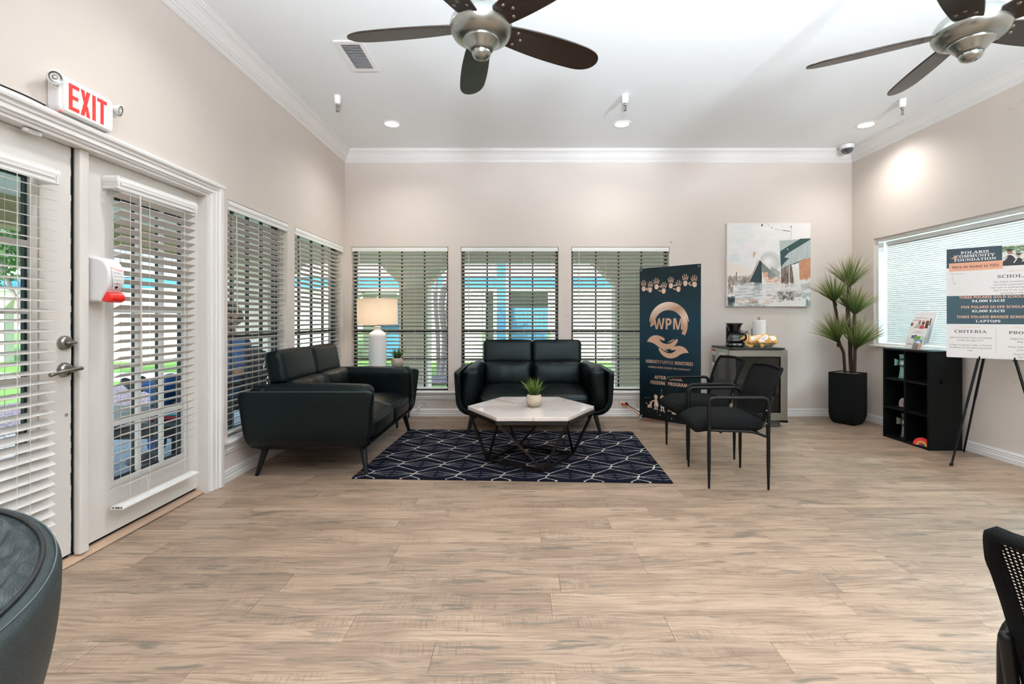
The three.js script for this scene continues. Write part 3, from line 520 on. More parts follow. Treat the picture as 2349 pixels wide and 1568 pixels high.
// ---------------------------------------------------------------- ceiling fans
{
  const woodTex = dataTex(512, 256, (u, v) => { const s = fbm(u * 3, v * 26, 111, 4), f = vn(u * 12, v * 120, 115); return lerp3(lerp3([44, 30, 22], [26, 17, 12], s), [58, 41, 30], sstep(0.65, 1, f) * 0.5); }, true, 1.5, 3);
  const blade = mat('#ffffff', 0.33, { map: woodTex });
  const fan = (label, x, D, a0) => {
    const g = thing('ceiling_fan', label, 'fan', [x, CEIL, -D], 0, 'ceiling fans'), yb = 2.527 - CEIL;
    part('canopy', lathe([[0, 0], [0.07, 0], [0.07, -0.02], [0.05, -0.055], [0.025, -0.07], [0, -0.07]]), M.brushed, g);
    part('downrod', rod([0, yb + 0.1, 0], [0, -0.05, 0], 0.0108, 0.0108, 16), M.brushed, g);
    part('motor_housing', lathe([[0, 0.122], [0.055, 0.122], [0.058, 0.118], [0.058, 0.104], [0.066, 0.098], [0.098, 0.08], [0.125, 0.054], [0.141, 0.026], [0.1465, 0], [0.145, -0.006], [0.1435, -0.008], [0.143, -0.014], [0.131, -0.036], [0.108, -0.05], [0.086, -0.057], [0.07, -0.058], [0, -0.058]], 64).translate(0, yb, 0), M.brushed, g);
    part('switch_cup', lathe([[0, -0.05], [0.082, -0.05], [0.086, -0.052], [0.0865, -0.064], [0.083, -0.067], [0.07, -0.079], [0.056, -0.096], [0.047, -0.108], [0, -0.108]], 64).translate(0, yb, 0), M.brushed, g);
    part('end_cap', lathe([[0, -0.104], [0.043, -0.106], [0.0445, -0.112], [0.0435, -0.122], [0.037, -0.133], [0.025, -0.14], [0.02, -0.141], [0.019, -0.138], [0.017, -0.138], [0.013, -0.143], [0, -0.144]], 48).translate(0, yb, 0), M.brushed, g);
    for (let k = 0; k < 5; k++) {
      const s = new THREE.Shape(); s.moveTo(0.125, -0.055); s.bezierCurveTo(0.25, -0.078, 0.42, -0.088, 0.56, -0.08); s.bezierCurveTo(0.625, -0.074, 0.655, -0.05, 0.66, -0.015); s.bezierCurveTo(0.662, 0.03, 0.62, 0.062, 0.55, 0.068); s.bezierCurveTo(0.4, 0.078, 0.25, 0.072, 0.125, 0.055); s.quadraticCurveTo(0.15, 0, 0.125, -0.055);
      const b = part('blade', extr(s, 0.009, 0.003).rotateX(-Math.PI / 2), blade, g);
      const q = new THREE.Quaternion().setFromAxisAngle(V(0, 1, 0), rad(a0 + 72 * k)).multiply(new THREE.Quaternion().setFromAxisAngle(V(1, 0, 0), rad(-15)));
      b.quaternion.copy(q); b.position.set(0, yb + 0.002, 0);
      part('bracket', extr(shapeOf([[0.1, -0.03], [0.19, -0.035], [0.225, -0.02], [0.225, 0.02], [0.19, 0.035], [0.1, 0.03]]), 0.006, 0.002).rotateX(-Math.PI / 2).translate(0, 0.009, 0), M.brushed, b);
      for (const [bxx, bz] of [[0.178, -0.034], [0.205, 0], [0.178, 0.034]]) part('bolt', lathe([[0, 0.0045], [0.005, 0.004], [0.0085, 0], [0.0085, -0.001]], 14).rotateX(Math.PI).translate(bxx, 0, bz), M.nickel, b);
    }
    return g;
  };
  fan('brushed nickel ceiling fan with dark wood blades over the rug side of the room', -0.184, 2.18, 28.7);
  fan('brushed nickel ceiling fan with dark blades nearer the office window wall', 2.107, 2.195, 77.3);
}
// ---------------------------------------------------------------- ceiling fittings
const downlight = (label, x, D) => {
  const g = thing('recessed_light', label, 'light', [x, CEIL, -D], 0, 'recessed downlights');
  part('trim_ring', lathe([[0.07, -0.001], [0.072, -0.004], [0.085, -0.006], [0.096, -0.003], [0.097, 0]], 40), M.white, g);
  part('lens', new THREE.CylinderGeometry(0.072, 0.072, 0.004, 40).translate(0, -0.0015, 0), mat('#ffffff', 0.5, { emissive: new THREE.Color(1, 0.96, 0.9), emissiveIntensity: 6 }), g);
  const s = new THREE.SpotLight(new THREE.Color(1, 0.99, 0.97), DOWNLIGHT, 0, rad(72), 1, 2); s.position.set(0, -0.02, 0); s.target.position.set(0, -1, 0); s.castShadow = true; s.shadow.radius = 3.6; g.add(s, s.target);
};
downlight('recessed ceiling light nearest the side windows', -1.341, 4.869);
downlight('recessed ceiling light between the two front sprinkler heads over the loveseat', 1.051, 4.869);
downlight('recessed ceiling light near the dome camera', 3.603, 4.891);
[['doors', -1.34], ['middle of the room', 1.05], ['office wall', 3.5]].forEach(([w, x]) => { downlight('unseen recessed ceiling light in the row of the fans, nearest the ' + w, x, 2.47); downlight('unseen recessed ceiling light straight above the viewpoint row, nearest the ' + w, x, 0.05); downlight('unseen recessed ceiling light at the far end of the room, nearest the ' + w, x, -2.3); });  // rows out of view, placed to light the floor and lower walls
// added fill uplights behind the viewpoint, brightening the ceiling
for (const [x, z, l] of [[0.1, 0.7, 'added fill uplight beside the doors, behind the viewpoint'], [2.3, 0.7, 'added fill uplight by the office window wall, behind the viewpoint'], [-0.4, 2.9, 'added fill uplight at the far end of the room near the door side'], [2.6, 2.9, 'added fill uplight at the far end of the room near the office side']]) {
  const g = thing('added_uplight', l, 'lamp', [x, 0, z], 0, 'added fill uplights');
  part('base', lathe([[0, 0], [0.15, 0], [0.15, 0.015], [0.03, 0.03], [0, 0.03]]), M.blackMetal, g);
  part('pole', rod([0, 0.02, 0], [0, 1.82, 0], 0.012), M.blackMetal, g);
  part('shade', lathe([[0.02, -0.14], [0.14, -0.1], [0.24, 0], [0.236, 0], [0.136, -0.094], [0.02, -0.13]], 40).rotateX(-0.7).translate(0, 1.91, 0), M.white, g);
  part('bulb', new THREE.SphereGeometry(0.03, 16, 12).translate(0, 1.87, 0), mat('#ffffff', 0.5, { emissive: new THREE.Color(1, 0.95, 0.88), emissiveIntensity: 4 }), g);
  const s = new THREE.SpotLight(new THREE.Color(0.88, 0.97, 1.08), FILL_UPLIGHT, 0, rad(50), 0.8, 2); s.position.set(0, 1.93, 0); s.target.position.set(0, 2.93, -0.925); s.castShadow = true; s.shadow.radius = 10; g.add(s, s.target);
}
const sprinkler = (label, x, D) => {
  const g = thing('sprinkler_head', label, 'sprinkler', [x, CEIL, -D], 0, 'fire sprinkler heads');
  part('escutcheon', lathe([[0, 0], [0.032, 0], [0.033, -0.004], [0.0295, -0.006], [0.0295, -0.05], [0.022, -0.07], [0.012, -0.075], [0, -0.075]], 28), M.white, g);
  part('body', lathe([[0, -0.07], [0.013, -0.07], [0.014, -0.085], [0.009, -0.09], [0.009, -0.098], [0, -0.098]], 18), M.steel, g);
  part('frame_arm', [rod([-0.008, -0.095, 0], [-0.012, -0.115, 0], 0.0025), rod([-0.012, -0.115, 0], [-0.005, -0.137, 0], 0.0025), rod([0.008, -0.095, 0], [0.012, -0.115, 0], 0.0025), rod([0.012, -0.115, 0], [0.005, -0.137, 0], 0.0025), rod([0, -0.096, 0], [0, -0.136, 0], 0.002)], M.steel, g);
  part('deflector', lathe([[0, -0.137], [0.015, -0.138], [0.016, -0.141], [0, -0.142]], 16), M.steel, g);
};
sprinkler('ceiling sprinkler head nearest the side wall, below the air vent', -1.667, 4.258);
sprinkler('ceiling sprinkler head over the back loveseat, between the two fans', 0.943, 4.241);
sprinkler('ceiling sprinkler head under the blade tip of the second fan', 3.521, 4.326);
{
  const g = thing('air_vent', 'white louvred ceiling air vent by the fan blade tip', 'vent', [-1.26, CEIL, -3.615]), w = 0.072, d = 0.173, f = 0.035;
  part('vent_frame', [b2(-w - f, -w, -0.008, 0, -d - f, d + f), b2(w, w + f, -0.008, 0, -d - f, d + f), b2(-w, w, -0.008, 0, -d - f, -d), b2(-w, w, -0.008, 0, d, d + f)], M.white, g);
  part('backing', b2(-w, w, -0.0015, -0.0005, -d, d), mat('#3a3c3a', 0.9), g);
  for (let i = 0; i < 17; i++) part('louvre', bx(2 * w, 0.0015, 0.016).rotateX(0.6).translate(0, -0.006, -d + 2 * d * (i + 0.5) / 17), M.white, g);
  const c = thing('dome_camera', 'white security dome camera in the ceiling corner', 'camera', [3.8, CEIL, -5.46]);
  part('housing', lathe([[0, 0], [0.076, 0], [0.076, -0.012], [0.07, -0.045], [0.066, -0.05], [0, -0.05]], 40), M.whitePlastic, c);
  part('dome', lathe([[0.062, -0.05], [0.058, -0.07], [0.045, -0.09], [0.025, -0.102], [0, -0.106]], 36), phys('#9aa0a0', 0.05, { transmission: 0.8, thickness: 0 }), c);
  part('lens', [new THREE.SphereGeometry(0.03, 24, 16).translate(0, -0.055, 0), rod([0, -0.06, 0], [-0.014, -0.085, 0.028], 0.018, 0.016, 18)], M.blackGloss, c);
}
// ---------------------------------------------------------------- exit sign, sanitizer dispenser, door contact
{
  const D = 2.246, g = thing('exit_sign', 'white and red illuminated exit sign with two emergency lamp heads above the doors', 'sign', [XL, 2.116, -D], Math.PI / 2);
  part('housing', extr(rrect(0.285, 0.168, 0.03, 0, 0.085), 0.055, 0.008), M.whitePlastic, g);
  part('face_plate', extr(rrect(0.25, 0.15, 0.02, 0, 0.085), 0.004, 0.001).translate(0, 0, 0.0535), M.whitePlastic, g);
  const red = mat('#e2312a', 0.5, { emissive: new THREE.Color(0.9, 0.06, 0.04), emissiveIntensity: 0.25 }), y0 = 0.024, y1 = 0.144, st = 0.015, L = (x, shapes) => part('letter', shapes.map((s) => extr(shapeOf(s.map(([a, b]) => [x + a, b])), 0.0016).translate(0, 0, 0.0572)), red, g);
  const H = y1 - y0, m = (y0 + y1) / 2, rect = (a, b, c, d) => [[a, c], [b, c], [b, d], [a, d]];
  L(-0.098, [rect(0, 0.017, y0, y1), rect(0.017, 0.05, y1 - 0.017, y1), rect(0.017, 0.05, y0, y0 + 0.017), rect(0.017, 0.045, m - 0.008, m + 0.009)]);
  L(-0.04, [[[0, y0], [0.018, y0], [0.048, y1], [0.03, y1]], [[0.03, y0], [0.048, y0], [0.0345, m - 0.006], [0.0255, m - 0.022]], [[0, y1], [0.018, y1], [0.0225, m + 0.022], [0.0135, m + 0.006]]]);
  L(0.02, [rect(0, 0.017, y0, y1)]);
  L(0.046, [rect(0, 0.052, y1 - 0.017, y1), rect(0.0175, 0.0345, y0, y1 - 0.017)]);
  part('indicator_light', new THREE.SphereGeometry(0.004, 10, 8).translate(-0.128, 0.003, 0.05), mat('#ff2020', 0.4, { emissive: new THREE.Color(1, 0.05, 0.05), emissiveIntensity: 4 }), g);
  for (const s of [-1, 1]) {
    const h = part('lamp_head', lathe([[0, -0.03], [0.012, -0.028], [0.02, -0.012], [0.03, 0.006], [0.0305, 0.012], [0.027, 0.013], [0, 0.006]], 32).rotateX(Math.PI / 2), M.whitePlastic, g);
    h.position.set(s * 0.165, 0.135, 0.055); h.rotation.set(0.25, s * 0.35, 0);
    part('reflector', lathe([[0, 0.007], [0.014, 0.0085], [0.025, 0.0128]], 28).rotateX(Math.PI / 2).translate(0, 0, 0.0006), M.steel, h);
    part('led', new THREE.SphereGeometry(0.007, 12, 8).translate(0, 0, 0.01), M.white, h);
    part('lamp_arm', [rod([s * 0.13, 0.12, 0.03], [s * 0.158, 0.125, 0.04], 0.01, 0.012), bx(0.016, 0.02, 0.012, s * 0.156, 0.106, 0.045)], M.whitePlastic, g);
  }
  single('sign_cable', 'black cable running along the door casing to the exit sign', 'cable', tube([[-2.122, 2.13, -2.09], [-2.1, 2.124, -1.98], [-2.105, 2.125, -1.8], [-2.11, 2.16, -1.6], [-2.12, 2.2, -1.45]], 0.0035), M.black);
  const c = thing('door_contact', 'small white magnetic contact under the door casing', 'sensor', [-2.15, 2.0, -2.06], Math.PI / 2);
  part('case', soft(0.075, 0.017, 0.02, 0.004, { n: 4 }), M.whitePlastic, c); part('label', b2(-0.022, 0.022, -0.005, 0.004, 0.01, 0.0104), mat('#c9c8c4', 0.6), c);
}
{
  const g = thing('sanitizer_dispenser', 'white wall mounted hand sanitizer dispenser with a red push bar', 'dispenser', [-2.189, 1.265, -2.402], Math.PI / 2), w = 0.098;
  const pr = new THREE.Shape(); pr.moveTo(0, 0); pr.lineTo(0.075, 0); pr.lineTo(0.1, 0.055); pr.bezierCurveTo(0.122, 0.09, 0.128, 0.13, 0.113, 0.175); pr.bezierCurveTo(0.1, 0.212, 0.075, 0.222, 0.045, 0.226); pr.lineTo(0, 0.228); pr.lineTo(0, 0);
  part('body', extr(pr, w, 0.012, { bevelSegments: 4 }).rotateY(-Math.PI / 2).translate(w / 2, 0, 0), M.whitePlastic, g);
  const lab = canvasTex(256, 512, (c, W, H) => {
    c.fillStyle = '#eceae9'; c.fillRect(0, 0, W, H); c.strokeStyle = '#e23a2e'; c.lineWidth = 13; c.beginPath(); c.moveTo(0, 66); c.bezierCurveTo(70, 74, 150, 128, 256, 104); c.stroke();
    c.fillStyle = '#b9786a'; c.font = '17px sans-serif'; c.fillText('No-Rinse', 132, 62); c.fillStyle = '#555'; c.font = 'bold 21px sans-serif'; c.fillText('Hand Sanitizer', 38, 168); c.fillText('Antiséptico para las manos', 34, 232, 206); c.fillStyle = '#6a8a94'; c.fillText('Désinfectant des mains', 36, 296, 190);
    c.fillStyle = '#b8473c'; c.fillRect(34, 352, 80, 9); c.fillRect(146, 352, 80, 9); c.fillStyle = '#38504c'; c.beginPath(); c.arc(130, 356, 17, 0, 7); c.fill(); c.fillStyle = '#9fb3ad'; c.beginPath(); c.arc(130, 356, 8, 0, 7); c.fill();
    c.fillStyle = '#0c1414'; c.beginPath(); c.moveTo(70, 414); c.quadraticCurveTo(130, 380, 192, 414); c.quadraticCurveTo(150, 448, 130, 452); c.quadraticCurveTo(108, 448, 70, 414); c.fill();
  });
  const N = 14, cv = []; for (let i = 0; i <= N; i++) { const t = i / N, y = 0.062 + 0.13 * t, z = t < 0.75 ? 0.1035 + 0.0175 * Math.sin(t / 0.75 * Math.PI * 0.62) : 0.1035 + 0.0175 * Math.sin(Math.PI * 0.62) - (t - 0.75) * 0.062; cv.push([y, z + 0.0012 + 0.007 * Math.sin(Math.PI * Math.min(1, t * 1.3 + 0.25))]); }
  const pos = [], uv = [], ix = []; cv.forEach(([y, z], i) => { const hw = 0.034 * (0.62 + 0.38 * sstep(0, 0.5, i / N)); for (const s of [-1, 1]) { pos.push(s * hw, y, z); uv.push(s < 0 ? 0 : 1, 0.1 + 0.9 * i / N); } if (i < N) ix.push(2 * i, 2 * i + 1, 2 * i + 2, 2 * i + 1, 2 * i + 3, 2 * i + 2); });
  const lg = new THREE.BufferGeometry(); lg.setAttribute('position', new THREE.Float32BufferAttribute(pos, 3)); lg.setAttribute('uv', new THREE.Float32BufferAttribute(uv, 2)); lg.setIndex(ix); lg.computeVertexNormals();
  part('label', lg, mat('#ffffff', 0.35, { map: lab }), g);
  const ps = new THREE.Shape(); ps.moveTo(0.07, 0.004); ps.lineTo(0.098, 0.05); ps.lineTo(0.118, 0.048); ps.quadraticCurveTo(0.135, 0.03, 0.13, 0.012); ps.quadraticCurveTo(0.12, -0.006, 0.1, -0.004); ps.lineTo(0.07, 0.004);
  part('push_bar', extr(ps, 0.084, 0.01, { bevelSegments: 4 }).rotateY(-Math.PI / 2).translate(0.042, 0, 0), phys('#d8201a', 0.22), g);
  for (const y of [0.215]) part('screw', new THREE.SphereGeometry(0.004, 8, 6).translate(-0.0485, y, 0.018), M.steel, g);
}
// ---------------------------------------------------------------- outlets, plugs and cords
const outlet = (label, x, y) => {
  const g = thing('wall_outlet', label, 'outlet', [x, y, -ZB], 0, 'duplex wall outlets');
  part('cover_plate', extr(rrect(0.122, 0.078, 0.004), 0.006, 0.002), mat('#dedad5', 0.4), g);
  for (const s of [-1, 1]) part('receptacle', [extr(rrect(0.032, 0.03, 0.01, s * 0.021, 0), 0.004, 0.001).translate(0, 0, 0.004)], mat('#cfcac4', 0.4), g), part('slots', [b2(s * 0.021 - 0.008, s * 0.021 + 0.002, 0.005, 0.007, 0.0075, 0.0085), b2(s * 0.021 - 0.008, s * 0.021 + 0.002, -0.007, -0.005, 0.0075, 0.0085)], M.black, g);
  return g;
};
outlet('wall outlet between the two loveseats with a white night light plug', -1.185, 0.155);
outlet('wall outlet beside the tall banner feeding the orange cord', 1.245, 0.15);
{
  const g = thing('white_plug', 'small white plug and cord hanging at the outlet between the loveseats', 'plug', [-1.2, 0.15, -ZB + 0.012]);
  part('plug_body', [rod([-0.004, 0.004, 0], [-0.02, -0.03, 0.012], 0.004), soft(0.03, 0.05, 0.024, 0.006, { n: 4 }).rotateZ(-0.35).translate(-0.032, -0.055, 0.02)], M.whitePlastic, g);
  part('cord', tube([[-0.04, -0.08, 0.02], [-0.055, -0.1, 0.02], [-0.09, -0.103, 0.015], [-0.14, -0.1, 0.01]], 0.003), M.white, g);
  const o = thing('extension_cord', 'orange extension cord plugged in behind the banner', 'cord', [0, 0, 0]);
  part('plug_body', rod([1.222, 0.153, -5.652], [1.25, 0.142, -5.6], 0.016, 0.01), mat('#e2542c', 0.5), o);
  part('cord', tube([[1.25, 0.142, -5.6], [1.29, 0.115, -5.56], [1.34, 0.09, -5.52], [1.38, 0.05, -5.49], [1.42, 0.02, -5.47], [1.47, 0.006, -5.45], [1.6, 0.005, -5.42], [1.9, 0.005, -5.47], [2.2, 0.005, -5.6]], 0.0045, { seg: 50 }), mat('#d9603a', 0.55), o);
  const k = thing('power_cord', 'black power cord plugged in beside the orange cord', 'cord', [0, 0, 0]);
  part('plug_body', rod([1.268, 0.153, -5.652], [1.272, 0.15, -5.62], 0.018, 0.016, 14), M.black, k);
  part('cord', tube([[1.272, 0.15, -5.62], [1.31, 0.125, -5.57], [1.38, 0.09, -5.53], [1.44, 0.05, -5.5], [1.55, 0.008, -5.5], [1.8, 0.0055, -5.52], [2.2, 0.0055, -5.63]], 0.005, { seg: 50 }), M.black, k);
  single('wall_nail', 'small dark nail in the wall above the banner', 'nail', new THREE.SphereGeometry(0.006, 10, 8), M.black, [1.81, 2.1, -ZB + 0.003]);
}

// ---------------------------------------------------------------- tall banner on its stand
{
  const art = canvasTex(860, 2038, (c, w, h) => {
    const bg = c.createLinearGradient(0, 0, 0, h); bg.addColorStop(0, '#0c1c22'); bg.addColorStop(0.35, '#0f2f3c'); bg.addColorStop(0.6, '#0b2530'); bg.addColorStop(1, '#050b0e'); c.fillStyle = bg; c.fillRect(0, 0, w, h);
    const gold = (y0, y1) => { const g = c.createLinearGradient(0, y0, w * 0.3, y1); g.addColorStop(0, '#c39a80'); g.addColorStop(0.3, '#e6cfbd'); g.addColorStop(0.55, '#a9826b'); g.addColorStop(0.8, '#dcc0ac'); g.addColorStop(1, '#b58c73'); return g; };
    const hand = (x, y, s, a, f) => {
      c.save(); c.translate(x, y); c.rotate(a); c.scale(s * f, s); c.fillStyle = gold(-60, 60); c.beginPath(); c.ellipse(0, 24, 30, 30, 0, 0, 7); c.fill(); c.beginPath(); c.ellipse(0, 44, 26, 22, 0, 0, 7); c.fill();
      [[-24, -12, -0.32, 52], [-9, -22, -0.1, 62], [8, -22, 0.08, 60], [24, -12, 0.26, 50]].forEach(([fx, fy, r, l]) => { c.save(); c.translate(fx, fy); c.rotate(r); c.beginPath(); c.ellipse(0, -l * 0.2, 7, l * 0.26, 0, 0, 7); c.fill(); c.beginPath(); c.ellipse(0, -l * 0.68, 6.5, l * 0.22, 0, 0, 7); c.fill(); c.beginPath(); c.ellipse(0, -l * 1.02, 6, l * 0.12, 0, 0, 7); c.fill(); c.restore(); });
      c.save(); c.translate(38, 36); c.rotate(1.15); c.beginPath(); c.ellipse(0, -14, 9, 18, 0, 0, 7); c.fill(); c.beginPath(); c.ellipse(0, -36, 8, 8, 0, 0, 7); c.fill(); c.restore(); c.restore();
    };
    [[62, 248, 1], [165, 268, -1], [255, 230, 1], [358, 290, -1], [455, 225, 1], [562, 275, -1], [655, 205, 1], [775, 225, -1]].forEach(([x, y, f], i) => hand(x, y, 0.98, i === 7 ? -0.12 : 0.02, f));
    // emblem: two open arcs, letters, two cupped hands
    const cx = 425, cy = 745; c.fillStyle = gold(cy - 280, cy + 250);
    c.beginPath(); c.arc(cx, cy, 278, Math.PI * 1.02, Math.PI * 1.98); c.arc(cx, cy + 42, 272, Math.PI * 1.93, Math.PI * 1.07, true); c.fill();
    c.beginPath(); c.arc(cx, cy + 22, 262, Math.PI * 0.96, Math.PI * 2.17); c.lineTo(cx + 178, cy + 130); c.arc(cx, cy + 35, 205, Math.PI * 2.15, Math.PI * 1.02, true); c.fill();
    c.save(); c.beginPath(); c.rect(0, 0, w, h); c.fillStyle = '#0f2c39'; c.beginPath(); c.ellipse(cx - 185, cy + 130, 60, 60, 0, 0, 7); c.fill(); c.restore();
    c.fillStyle = gold(cy - 60, cy + 90); c.font = 'bold 205px sans-serif'; c.textAlign = 'center'; c.save(); c.translate(cx, cy + 82); c.scale(0.86, 1); c.fillText('WPM', 0, 0); c.restore();
    const palm = (f, x, y) => { c.save(); c.translate(x, y); c.scale(f, f < 0 ? 0.92 : 1); c.beginPath(); c.moveTo(-290, 40); c.bezierCurveTo(-240, -60, -150, -70, -60, -30); c.bezierCurveTo(-20, -10, -10, 20, -60, 14); c.bezierCurveTo(-80, 10, -90, 5, -110, 4); c.bezierCurveTo(-60, 70, 20, 70, 70, 40); c.lineTo(140, -10); c.bezierCurveTo(170, -10, 160, 20, 130, 60); c.bezierCurveTo(60, 150, -60, 150, -140, 90); c.bezierCurveTo(-190, 50, -240, 40, -290, 40); c.fill(); c.beginPath(); c.moveTo(10, 42); c.quadraticCurveTo(80, 30, 120, -10); c.quadraticCurveTo(60, 0, 10, 42); c.fill(); c.restore(); };
    c.fillStyle = gold(cy + 140, cy + 330); palm(1, 400, 960); c.fillStyle = '#0f2c39'; c.fillRect(0, 0, 0, 0); c.fillStyle = gold(cy + 300, cy + 420); palm(-0.94, 430, 1085);
    c.fillStyle = gold(1240, 1330); c.textAlign = 'left'; c.font = 'bold 60px sans-serif'; c.fillText("WOMAN'S", 92, 1284, 200); c.font = '60px sans-serif'; c.fillText('PURPOSE', 302, 1284, 192); c.font = 'bold 60px sans-serif'; c.fillText('MINISTRIES', 508, 1284, 252); c.textAlign = 'center';
    c.font = 'bold 31px sans-serif'; c.fillStyle = gold(1330, 1360); c.fillText('HELPING HANDS FEEDING THE COMMUNITY', 424, 1348, 600);
    c.font = 'bold 64px sans-serif'; c.fillStyle = gold(1420, 1560); c.save(); c.translate(422, 1492); c.scale(0.86, 1); c.fillText('AFTER SCHOOL', 0, 0); c.fillText('FEEDING PROGRAM', 0, 72, 610); c.restore();
    const r2 = (() => { let s = 11; return () => (s = (s * 16807) % 2147483647) / 2147483647; })();
    for (let i = 0; i < 55; i++) { const x = r2() * w, y = 1600 + r2() * 420, r = r2() < 0.3 ? 8 : 3.5; c.fillStyle = '#d8bda8'; c.globalAlpha = 0.4 + 0.6 * r2(); c.beginPath(); c.arc(x, y, r, 0, 7); c.fill(); } c.globalAlpha = 1;
    // plain silhouettes: a puppy and children
    const kid = (x, y, s, dress) => { c.save(); c.translate(x, y); c.scale(s, s); c.fillStyle = gold(-180, 0); c.beginPath(); c.ellipse(0, -165, 27, 30, 0, 0, 7); c.fill(); c.beginPath(); c.moveTo(-16, -138); c.lineTo(16, -138); c.lineTo(dress ? 40 : 27, -48); c.lineTo(dress ? -26 : -22, -48); c.fill(); c.fillRect(-20, -52, 14, 52); c.fillRect(8, -52, 14, 52); c.fillRect(-30, -8, 24, 8); c.fillRect(6, -8, 26, 8); if (dress) { c.beginPath(); c.ellipse(-36, -108, 32, 9, -0.3, 0, 7); c.fill(); c.beginPath(); c.ellipse(-62, -88, 9, 18, 0.3, 0, 7); c.fill(); } c.restore(); };
    const pup = (x, y, s) => { c.save(); c.translate(x, y); c.scale(s, s); c.fillStyle = gold(-80, 0); c.beginPath(); c.ellipse(0, -26, 34, 18, -0.5, 0, 7); c.fill(); c.beginPath(); c.ellipse(20, -66, 17, 15, 0, 0, 7); c.fill(); c.fillRect(12, -60, 14, 34); c.fillRect(-26, -20, 12, 20); c.fillRect(22, -24, 10, 24); c.fillRect(-30, -5, 60, 6); c.beginPath(); c.ellipse(-44, -52, 5, 18, -0.6, 0, 7); c.fill(); c.restore(); };
    pup(150, 1890, 1.05); kid(245, 1905, 1.05, true); kid(340, 1915, 1.1, false); pup(398, 1925, 0.8); kid(448, 1900, 1, true); kid(545, 1905, 1.05, false); pup(505, 1930, 0.9); kid(640, 1915, 0.9, true);
  });
  const A = V(1.368, 0, -5.4), B = V(1.88, 0, -4.893), W = A.distanceTo(B), ang = Math.atan2(-(B.z - A.z), B.x - A.x), g = thing('standing_banner', 'tall dark teal banner with a copper cupped hands emblem on a stand', 'banner', [(A.x + B.x) / 2, 0, (A.z + B.z) / 2], ang), H = 1.706, y0 = 0.046;
  const pg = new THREE.PlaneGeometry(W, H, 40, 90), p = pg.attributes.position;
  for (let i = 0; i < p.count; i++) { const x = p.getX(i) / W, y = p.getY(i) / H; p.setZ(i, 0.007 * Math.sin((x * 1.4 + y * 2.2) * 5) * (0.5 - Math.abs(x)) * 2 + 0.011 * Math.exp(-(((x + 0.3 + (0.5 - y) * 0.1) / 0.07) ** 2)) * sstep(-0.3, 0.4, y) * (0.5 - Math.abs(x)) * 2 + 0.004 * (fbm(x * 6 + 5, y * 12 + 9, 131, 3) - 0.5)); }
  pg.computeVertexNormals(); pg.translate(0, y0 + H / 2, 0);
  part('banner_sheet', [pg], phys('#ffffff', 0.36, { map: art, side: THREE.DoubleSide, specularIntensity: 0.6 }), g);
  for (const s of [-1, 1]) for (const y of [y0 + 0.022, y0 + H - 0.022]) part('grommet', new THREE.TorusGeometry(0.0085, 0.0035, 8, 18).translate(s * (W / 2 - 0.022), y, 0.003), M.steel, g);
  const gm = mat('#6f7a7c', 0.4, { metalness: 0.5 });
  for (const s of [-1, 1]) { part('stand_arm', rod([s * (W / 2 - 0.022), y0 + H - 0.025, -0.006], [0, 0.75, -0.05], 0.005), gm, g); part('stand_arm', rod([s * (W / 2 - 0.022), y0 + 0.02, -0.006], [0, 0.75, -0.05], 0.005), gm, g); }
  part('stand_leg', rod([0, 0.75, -0.05], [0, 0.012, -0.32], 0.006), gm, g);
  for (const s of [-1, 1]) part('stand_foot', rod([s * (W / 2 - 0.022), y0 + 0.022, -0.004], [s * (W / 2 - 0.012), 0.012, 0.03], 0.0085, 0.0115), gm, g);
}
